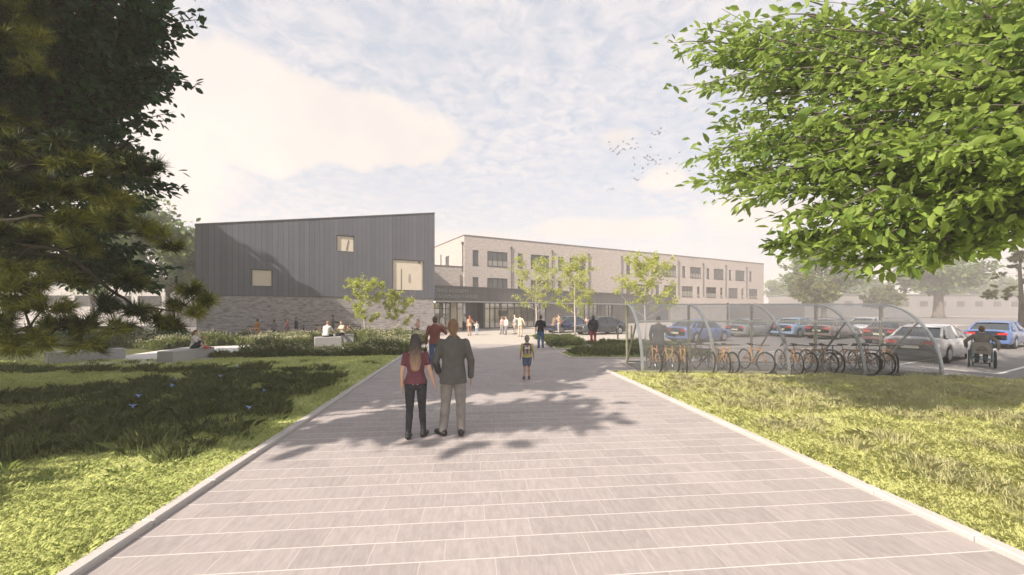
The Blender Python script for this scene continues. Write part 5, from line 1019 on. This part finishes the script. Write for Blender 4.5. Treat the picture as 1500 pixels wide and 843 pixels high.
cl = [(85, 205, 4.8, .24, 6), (95, 230, 4.8, .28, 7), (140, 240, 4.95, .30, 8), (190, 245, 5.0, .26, 7), (220, 250, 5.1, .2, 5), (70, 270, 4.85, .26, 6), (105, 280, 4.9, .26, 7), (140, 282, 4.9, .24, 6), (170, 290, 5.0, .26, 6), (110, 320, 5.0, .28, 7), (160, 325, 5.0, .30, 8), (210, 330, 5.05, .28, 7), (235, 345, 5.1, .22, 6), (250, 362, 5.1, .15, 4), (120, 360, 4.9, .30, 8), (175, 365, 5.0, .28, 7), (80, 345, 4.9, .25, 6), (20, 390, 4.5, .24, 6), (15, 420, 4.5, .24, 6), (60, 415, 4.7, .26, 6), (100, 410, 4.8, .25, 6), (145, 395, 4.9, .25, 6), (190, 410, 5.0, .22, 6), (70, 450, 4.7, .26, 7), (30, 440, 4.6, .22, 6), (150, 445, 4.8, .26, 6), (200, 455, 5.0, .26, 7), (125, 475, 4.8, .28, 7), (170, 480, 4.9, .26, 6), (90, 480, 4.7, .26, 6), (60, 495, 4.6, .24, 6), (20, 505, 4.5, .24, 6), (130, 505, 4.8, .2, 5), (0, 470, 4.5, .22, 5), (230, 470, 5.1, .2, 5), (255, 475, 5.2, .18, 5), (280, 425, 5.2, .18, 5), (305, 440, 5.2, .18, 5), (265, 445, 5.2, .16, 4), (285, 458, 5.2, .16, 4), (25, 20, 4.8, .26, 7), (50, 55, 4.9, .2, 5), (10, 60, 4.8, .26, 6), (45, 10, 4.8, .24, 5), (5, 255, 4.7, .24, 6), (15, 215, 4.7, .24, 5), (30, 285, 4.7, .22, 5), (40, 350, 4.7, .2, 5), (5, 340, 4.7, .2, 5)]
clumps = [(Aq(px, py, Y), r_, r_*.55, k) for px, py, Y, r_, k in cl]
for i in range(34):
    a = random.uniform(1.2, 5.6); rr_ = random.uniform(.4, 2.0); z = random.uniform(1.6, 7.5); clumps.append(((-7.9+math.cos(a)*rr_, 4.4+math.sin(a)*rr_, z), .42, .24, 6))
for i in range(30):
    a = random.uniform(0, 6.28); rr_ = random.uniform(.3, 2.6); z = random.uniform(6.0, 10.5); clumps.append(((-7.6+math.cos(a)*rr_, 4.4+math.sin(a)*rr_, z), .5, .26, 7))
pine('dark pine with sprays coloured sunlit yellow reaching across the left edge', TP, lim, 10.8, .17, clumps, .15, .0046, 9, 18)
tp = (49.7, 40, 0); clumps = []
for z, rr_ in ((3.3, 2.4), (3.9, 2.8), (4.6, 2.2), (5.4, 2.0), (6.2, 1.4), (7.0, .9), (7.5, .4)):
    for j in range(7): a = random.random()*6.28; q = rr_*random.uniform(.4, 1.); clumps.append(((tp[0]+math.cos(a)*q, tp[1]+math.sin(a)*q, z+random.uniform(-.2, .2)), .55, .28, 5))
pine('slender pine with dark trunk at the right edge beyond the blue saloon', tp, [], 7.5, .17, clumps, .22, .016, 7, 20, leaf_mat('needle_far', (.04, .05, .02), (.13, .125, .045), .25))
# hedges and shrubs behind the garden walls
def hedge(label, a, b, w_, h_, n, leaf_m, leaf=.09, name='hedge', cat='hedge'):
    a, b = Vector(a), Vector(b); L_ = (b-a).length; d = (b-a)/L_; nrm = Vector((-d.y, d.x, 0)); r = empty(name, tuple((a+b)/2)); tag(r, label, cat)
    s = rng.random(n)*L_; t = (rng.random(n)-.5)*w_; hh = h_*(.75+.25*np.sin(s*2.1+1)*np.cos(s*.83)); z = hh*rng.random(n)**.55
    P = np.array(a)[None]+np.array(d)[None]*s[:, None]+np.array(nrm)[None]*t[:, None]; P[:, 2] = z; P -= np.array(r.location)
    v, f = leaf_cards(P, unit(n)+np.array([0, 0, .5]), rng.normal(0, 1, (n, 3)), leaf*np.ones(n), .55); link('foliage', np_mesh('foliage', v, f, leaf_m), r); wd = MB()
    for k in range(int(L_*2)): q = (a+d*(k*.5+.2))-Vector(r.location); wd.tube([q, q+Vector((random.gauss(0, .05), random.gauss(0, .05), h_*.6))], [.015, .006], 5)
    wd.build('stems', BARKD, r); return r
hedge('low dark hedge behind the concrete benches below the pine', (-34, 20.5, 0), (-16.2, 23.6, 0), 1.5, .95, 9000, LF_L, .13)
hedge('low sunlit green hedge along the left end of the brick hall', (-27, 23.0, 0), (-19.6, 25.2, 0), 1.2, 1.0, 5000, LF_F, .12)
hedge('small clipped green shrub beside the end concrete bench', (-9.6, 26.2, 0), (-8.4, 26.8, 0), 1.0, .42, 1800, LF_F, .08, 'shrub', 'shrub')
# ------------------------------------------------------------------ grass and planting (nobody could count the blades)
def inside(pts, poly):
    x, y = pts[:, 0], pts[:, 1]; r_ = np.zeros(len(pts), bool); n = len(poly)
    for i in range(n):
        x0, y0 = poly[i][0], poly[i][1]; x1, y1 = poly[(i+1) % n][0], poly[(i+1) % n][1]
        c = ((y0 > y) != (y1 > y)) & (x < (x1-x0)*(y-y0)/((y1-y0) if y1 != y0 else 1e-9)+x0); r_ ^= c
    return r_
def vnoise(x, y, s, seed=0):
    r_ = np.random.default_rng(seed).random((64, 64)); X = x/s; Y_ = y/s; i = np.floor(X).astype(int); j = np.floor(Y_).astype(int); fx = X-i; fy = Y_-j; fx = fx*fx*(3-2*fx); fy = fy*fy*(3-2*fy); g = lambda a, b: r_[a % 64, b % 64]
    return (g(i, j)*(1-fx)+g(i+1, j)*fx)*(1-fy)+(g(i, j+1)*(1-fx)+g(i+1, j+1)*fx)*fy
def blades(P, h, wid, bend, lean_dir=None):
    n = len(P); a = rng.random(n)*2*np.pi; D = np.stack([np.cos(a), np.sin(a), np.zeros(n)], 1); S = np.stack([-np.sin(a+.6*(rng.random(n)-.5)), np.cos(a), np.zeros(n)], 1)
    if lean_dir is not None: D = D*.7+lean_dir
    Z = np.array([0, 0, 1.]); h = h[:, None]; bend = (bend*(.4+1.2*rng.random(n)))[:, None]; wd_ = (wid*np.ones(n))[:, None] if np.isscalar(wid) else wid[:, None]
    m1 = P+Z*h*.55+D*h*bend*.3; tp = P+Z*h*(1-.35*bend)+D*h*bend
    V_ = np.empty((n, 5, 3)); V_[:, 0] = P-S*wd_; V_[:, 1] = P+S*wd_; V_[:, 2] = m1+S*wd_*.75; V_[:, 3] = tp; V_[:, 4] = m1-S*wd_*.75
    b = np.arange(n)[:, None]*5; return V_.reshape(-1, 3), b+np.array([[0, 1, 2, 3, 4]])
def scatter(poly, dens, ymin=-2, ymax=99, xlim=(-26, 24)):
    xs = [p[0] for p in poly]; ys = [p[1] for p in poly]; x0, x1 = max(min(xs), xlim[0]), min(max(xs), xlim[1]); y0, y1 = max(min(ys), ymin), min(max(ys), ymax)
    if y1 <= y0: return np.zeros((0, 3))
    n = int((x1-x0)*(y1-y0)*dens); p = np.stack([x0+(x1-x0)*rng.random(n), y0+(y1-y0)*rng.random(n), np.zeros(n)], 1); return p[inside(p, poly)]
GR = leaf_mat('grass_lawn', (.48, .50, .18), (.67, .66, .33), .5, scale=.5); GRL = leaf_mat('grass_lawn_shade', (.29, .38, .115), (.60, .63, .27), .5, scale=.5)  # second, cooler lawn green carries the left lawn's shade in its colour
GT = leaf_mat('grass_tall', (.50, .485, .25), (.67, .635, .39), .55, scale=.6); GTL = leaf_mat('grass_tall_dark', (.075, .11, .038), (.22, .25, .09), .22, scale=.6)  # darker tall grass has the left drifts' shade put into its colour
def lawn_grass(name, poly, mat, hide):
    Vs, Fs, o = [], [], 0
    for (ya, yb, dens, hh, wid) in ((1.2, 4.5, 2600, .05, .0035), (4.5, 7, 1500, .055, .0045), (7, 10.5, 800, .06, .006), (10.5, 14, 420, .065, .008), (14, 19, 240, .07, .011)):
        P = scatter(poly, dens, ya, yb, (-14 if ya < 7 else -24, 15 if ya < 7 else 24)); P[:, 2] = .03; P = P[np.abs(P[:, 0]) < P[:, 1]*1.35+1.2]
        k = vnoise(P[:, 0], P[:, 1], .35, 3); h = hh*(.55+.9*k)*(.6+.8*rng.random(len(P))); v, f = blades(P, h, wid, .7); Vs.append(v); Fs.append(f+o); o += len(v)
    tag(link(name, np_mesh(name, np.concatenate(Vs), np.concatenate(Fs), mat)), kind='stuff')
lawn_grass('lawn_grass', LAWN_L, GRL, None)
def bed_turf(poly):
    P = scatter(poly, 260, 10, 40); P[:, 2] = .02; v, f = blades(P, .09*(.5+rng.random(len(P))), .011, .7); tag(link('bed_turf', np_mesh('bed_turf', v, f, GRL)), kind='stuff')
bed_turf(BEDA); bed_turf(BEDB); bed_turf(BEDC)
lawn_grass('lawn_grass', LAWN_R, GR, None)
def tall_grass(name, cells, mat, hh, rad, per, wid=.004, bend=.75, drop=1.):
    P, H_ = [], []; LD = []
    for (x, y, s) in cells:
        m = int(per*s); a = rng.random(m)*6.283; r_ = rad*s*rng.random(m)**.6; p = np.stack([x+np.cos(a)*r_, y+np.sin(a)*r_, np.full(m, .03)], 1); P.append(p); H_.append(hh*s*(.6+.6*rng.random(m))*(1-.35*(r_/(rad*s)))); LD.append(np.stack([np.cos(a), np.sin(a), np.zeros(m)], 1)*.6*(r_/(rad*s))[:, None])
    P = np.concatenate(P); v, f = blades(P, np.concatenate(H_), wid*(1+P[:, 1]*.06), bend, np.concatenate(LD)); tag(link(name, np_mesh(name, v, f, mat)), kind='stuff')
def shrink(poly, k):
    cx = sum(p[0] for p in poly)/len(poly); cy = sum(p[1] for p in poly)/len(poly); return [(cx+(p[0]-cx)*k, cy+(p[1]-cy)*k) for p in poly]
def cells(poly, n, keep, smin=.7, smax=1.25):
    p = scatter(poly, 6, 0, 40); rng.shuffle(p); out = []
    for q in p:
        if len(out) >= n: break
        if keep(q[0], q[1]): out.append((q[0], q[1], smin+(smax-smin)*rng.random()))
    return out
pqx = lambda x, y: (x*PQ.x+y*PQ.y)
# drifts on the left lawn run away from the camera in long bands
def drift_l(x, y):
    q = pqx(x, y)
    if q > QL-.75 or y > 16.2: return False
    u = y-.18*x; return (5.4 < y < 9.6 and q > -7.2-(y-5.4)*.35 and vnoise(np.array([x]), np.array([y]), 1.6, 5)[0] > .25) or (8.5 < y < 11 and -11.5 < x and vnoise(np.array([x]), np.array([y]), 1.3, 8)[0] > .42) or (10.2 < y < 12.2 and x > -9.5) or (12.8 < y < 13.4 and x < -6)
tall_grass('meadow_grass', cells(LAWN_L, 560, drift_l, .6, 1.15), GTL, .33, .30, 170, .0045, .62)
def drift_r(x, y):
    q = pqx(x, y)
    if q < QR+.55+max(0, (6-y)*.22) or y > 12.1 or y < 2.4: return False
    return vnoise(np.array([x]), np.array([y]), 1.1, 11)[0] > .24
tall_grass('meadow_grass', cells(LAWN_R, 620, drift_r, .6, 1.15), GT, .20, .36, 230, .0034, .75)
tall_grass('bed_grass', cells(shrink(BEDA, .88), 150, lambda x, y: vnoise(np.array([x]), np.array([y]), 1.3, 21)[0] > .3, .6, 1.3)+cells(shrink(BEDB, .85), 80, lambda x, y: True)+cells(BEDC, 50, lambda x, y: True), leaf_mat('grass_bed', (.06, .095, .03), (.20, .235, .075), .3, scale=.5), .34, .34, 80, .006, .9)
tall_grass('lawn_tufts', cells(LAWN_L, 260, lambda x, y: pqx(x, y) < QL-.4 and 4.6 < y < 16, .35, .6), leaf_mat('grass_tuft', (.10, .15, .04), (.28, .34, .10), .3), .30, .30, 90, .004, .7)
tall_grass('edging_grass', [(-17.5+.28*i+random.gauss(0, .1), 15.9+.065*i+random.gauss(0, .25)+max(0, (i-25)*.02), .9+.4*random.random()) for i in range(48) if i > 14], GTL, .32, .3, 150, .006, .6)
# meadow plants with pale flower heads
def meadow(name, poly, n, hh, keep=lambda x, y: True):
    p = scatter(poly, 40, 15, 33, (-30, 0)); p = p[[keep(a, b) for a, b in p[:, :2]]]; rng.shuffle(p); p = p[:n]; m = 26; P = np.repeat(p, m, 0)+rng.normal(0, .09, (len(p)*m, 3))*np.array([1, 1, 0]); P[:, 2] = 0.01
    hv = (.45+.85*vnoise(P[:, 0], P[:, 1], 1.1, 9))*(.8+.4*vnoise(P[:, 0], P[:, 1], .37, 4)); h = hh*(.5+.6*rng.random(len(P)))*hv; v, f = blades(P, h, .011, .35); nf = 14; Q = np.repeat(p, nf, 0)+rng.normal(0, .14, (len(p)*nf, 3))*np.array([1, 1, 0]); qv = (.45+.85*vnoise(Q[:, 0], Q[:, 1], 1.1, 9))*(.8+.4*vnoise(Q[:, 0], Q[:, 1], .37, 4)); Q[:, 2] = hh*(.25+.75*rng.random(len(Q)))*qv
    lv, lf = leaf_cards(Q, unit(len(Q))+np.array([0, 0, .6]), rng.normal(0, 1, Q.shape), .11*np.ones(len(Q)), .5)
    fl = Q[rng.random(len(Q)) < .26].copy(); fl[:, 2] = fl[:, 2]*.25+hh*(.75+.25*rng.random(len(fl)))*(.45+.85*vnoise(fl[:, 0], fl[:, 1], 1.1, 9))*(.8+.4*vnoise(fl[:, 0], fl[:, 1], .37, 4)); fv, ff = leaf_cards(fl, rng.normal(0, .4, fl.shape)+np.array([0, 0, 1.]), rng.normal(0, 1, fl.shape), .06*np.ones(len(fl)), .9)
    tag(link(name, np_mesh(name, v, f, leaf_mat('meadow_stem', (.08, .11, .03), (.22, .25, .08), .3))), kind='stuff'); tag(link('meadow_leaves', np_mesh('meadow_leaves', lv, lf, leaf_mat('meadow_leaf', (.07, .10, .03), (.19, .22, .075), .3))), kind='stuff')
    tag(link('meadow_flowers', np_mesh('meadow_flowers', fv, ff, leaf_mat('meadow_flower', (.42, .38, .22), (.62, .58, .42), .3))), kind='stuff')
def off_path(x, y):
    if -.50 < x/y < -.352 and 18.3 < y < 25.5: return False
    for ax, ay, w_ in ((-12.72, 16.05, 1.3), (-16.35, 15.75, 1.6), (-10.2, 22.0, 1.0), (-10.45, 24.9, .9)):
        if abs(x-ax) < w_ and abs(y-ay) < w_+.6: return False
    if inside(np.array([[x, y, 0]]), GPATH)[0] or (x < -11.4 and y < 17.4): return False
    for a, b, w_ in (((-13.4, 18.7), (-9.8, 19.2), .8), ((-9.8, 19.2), (-6, 21.6), .8)):
        A_, B_ = Vector(a), Vector(b); t = max(0, min(1, (Vector((x, y))-A_).dot(B_-A_)/(B_-A_).length_squared)); 
        if (A_.lerp(B_, t)-Vector((x, y))).length < w_: return False
    return True
meadow('meadow_plants', [(-13.0, 17.2), (-5.0, 18.4), (-5.5, 25.8), (-8.3, 29.2), (-13.5, 26.9), (-19, 24.6), (-22, 22.6), (-15.6, 19)], 1500, .62, off_path)
meadow('meadow_plants', [(-12.6, 17.1), (-5.0, 17.9), (-5.2, 19), (-12.6, 18.4)], 260, .40, off_path)
# ------------------------------------------------------------------ small winged things
BIRD = plain('bird_grey', (.22, .22, .24), .7, .1)
def wings(span, body, dih, mi=0):
    mb = MB(); mb.ell((0, 0, 0), (body*.16, body*.5, body*.15), n=8, h=6); mb.ell((0, body*.5, body*.04), (body*.11, body*.16, body*.11), n=6, h=5); mb.add([(-.12*body, -.45*body, 0), (.12*body, -.45*body, 0), (.2*body, -.85*body, 0), (-.2*body, -.85*body, 0)], [(0, 1, 2, 3)])
    for s in (1, -1):
        z1, z2 = math.sin(dih)*span*.25, math.sin(dih)*span*.42
        mb.add([(s*.08*body, .25*body, 0), (s*.08*body, -.25*body, 0), (s*span*.26, -.22*body, z1), (s*span*.26, .36*body, z1), (s*span*.5, .02*body, z2)], [(0, 1, 2, 3), (3, 2, 4)])
    return mb
bm1 = [wings(.62, .26, d).mesh('bird', BIRD) for d in (.5, -.2, .15)]
bp = [(892, 209), (894, 218), (898, 222), (902, 219), (904, 226), (905, 215), (907, 225), (909, 221), (912, 219), (914, 208), (915, 219), (918, 211), (921, 212), (924, 217), (926, 204), (931, 219), (933, 210), (935, 216), (928, 232), (930, 241), (926, 251), (929, 262), (932, 263), (937, 263), (934, 265), (941, 253), (942, 247), (943, 231), (945, 231), (947, 233), (948, 229), (949, 241), (950, 235), (952, 231), (955, 234), (957, 235), (960, 237), (961, 240), (964, 228), (967, 241), (968, 234), (953, 216), (963, 193), (965, 196), (967, 195), (968, 189), (974, 192), (959, 198), (955, 196), (981, 232), (991, 240), (995, 224), (1002, 246), (1008, 238), (1009, 251), (1013, 243), (988, 251), (978, 255), (892, 276), (895, 278), (898, 277), (890, 279)]
for i, (px, py) in enumerate(bp):
    o = link('bird', bm1[i % 3]); o.location = A(px+random.uniform(-.6, .6), py, 58+random.uniform(-5, 6)); o.rotation_euler = (random.uniform(-.2, .2), random.uniform(-.4, .4), random.uniform(.6, 2.2)); tag(o, 'small dark bird of the flock circling beside the little cloud', 'bird', 'flock of birds in the sky')
BLU = plain('wing_blue', (.20, .30, .60), .5, .3, 40); 
bl_ = wings(.13, .07, .7); bmB = bl_.mesh('butterfly', BLU)
for px, py, h_, lab in ((194, 595, .34, 'pale blue butterfly lowest and nearest over the shaded left lawn'), (204, 580, .36, 'blue butterfly just above the nearest pale one on the left lawn'), (253, 565, .34, 'lower of two blue butterflies close together over the dark grass'), (256, 557, .34, 'upper of two blue butterflies close together over the dark grass'), (322, 551, .32, 'blue butterfly alone between the close pair and the flower bed'), (366, 597, .30, 'blue butterfly nearest the path over the dark grass'), (386, 573, .3, 'blue butterfly above the one nearest the path'), (348, 537, .36, 'blue butterfly farthest off beside the flower bed')):
    g = G(px, py, h_); o = link('butterfly', bmB); o.location = g; o.rotation_euler = (.4, random.uniform(-.4, .4), random.uniform(-1.5, 1.5)); o.scale = (.95, .95, .95); tag(o, lab, 'butterfly', 'blue butterflies over the left lawn')
make_haze()
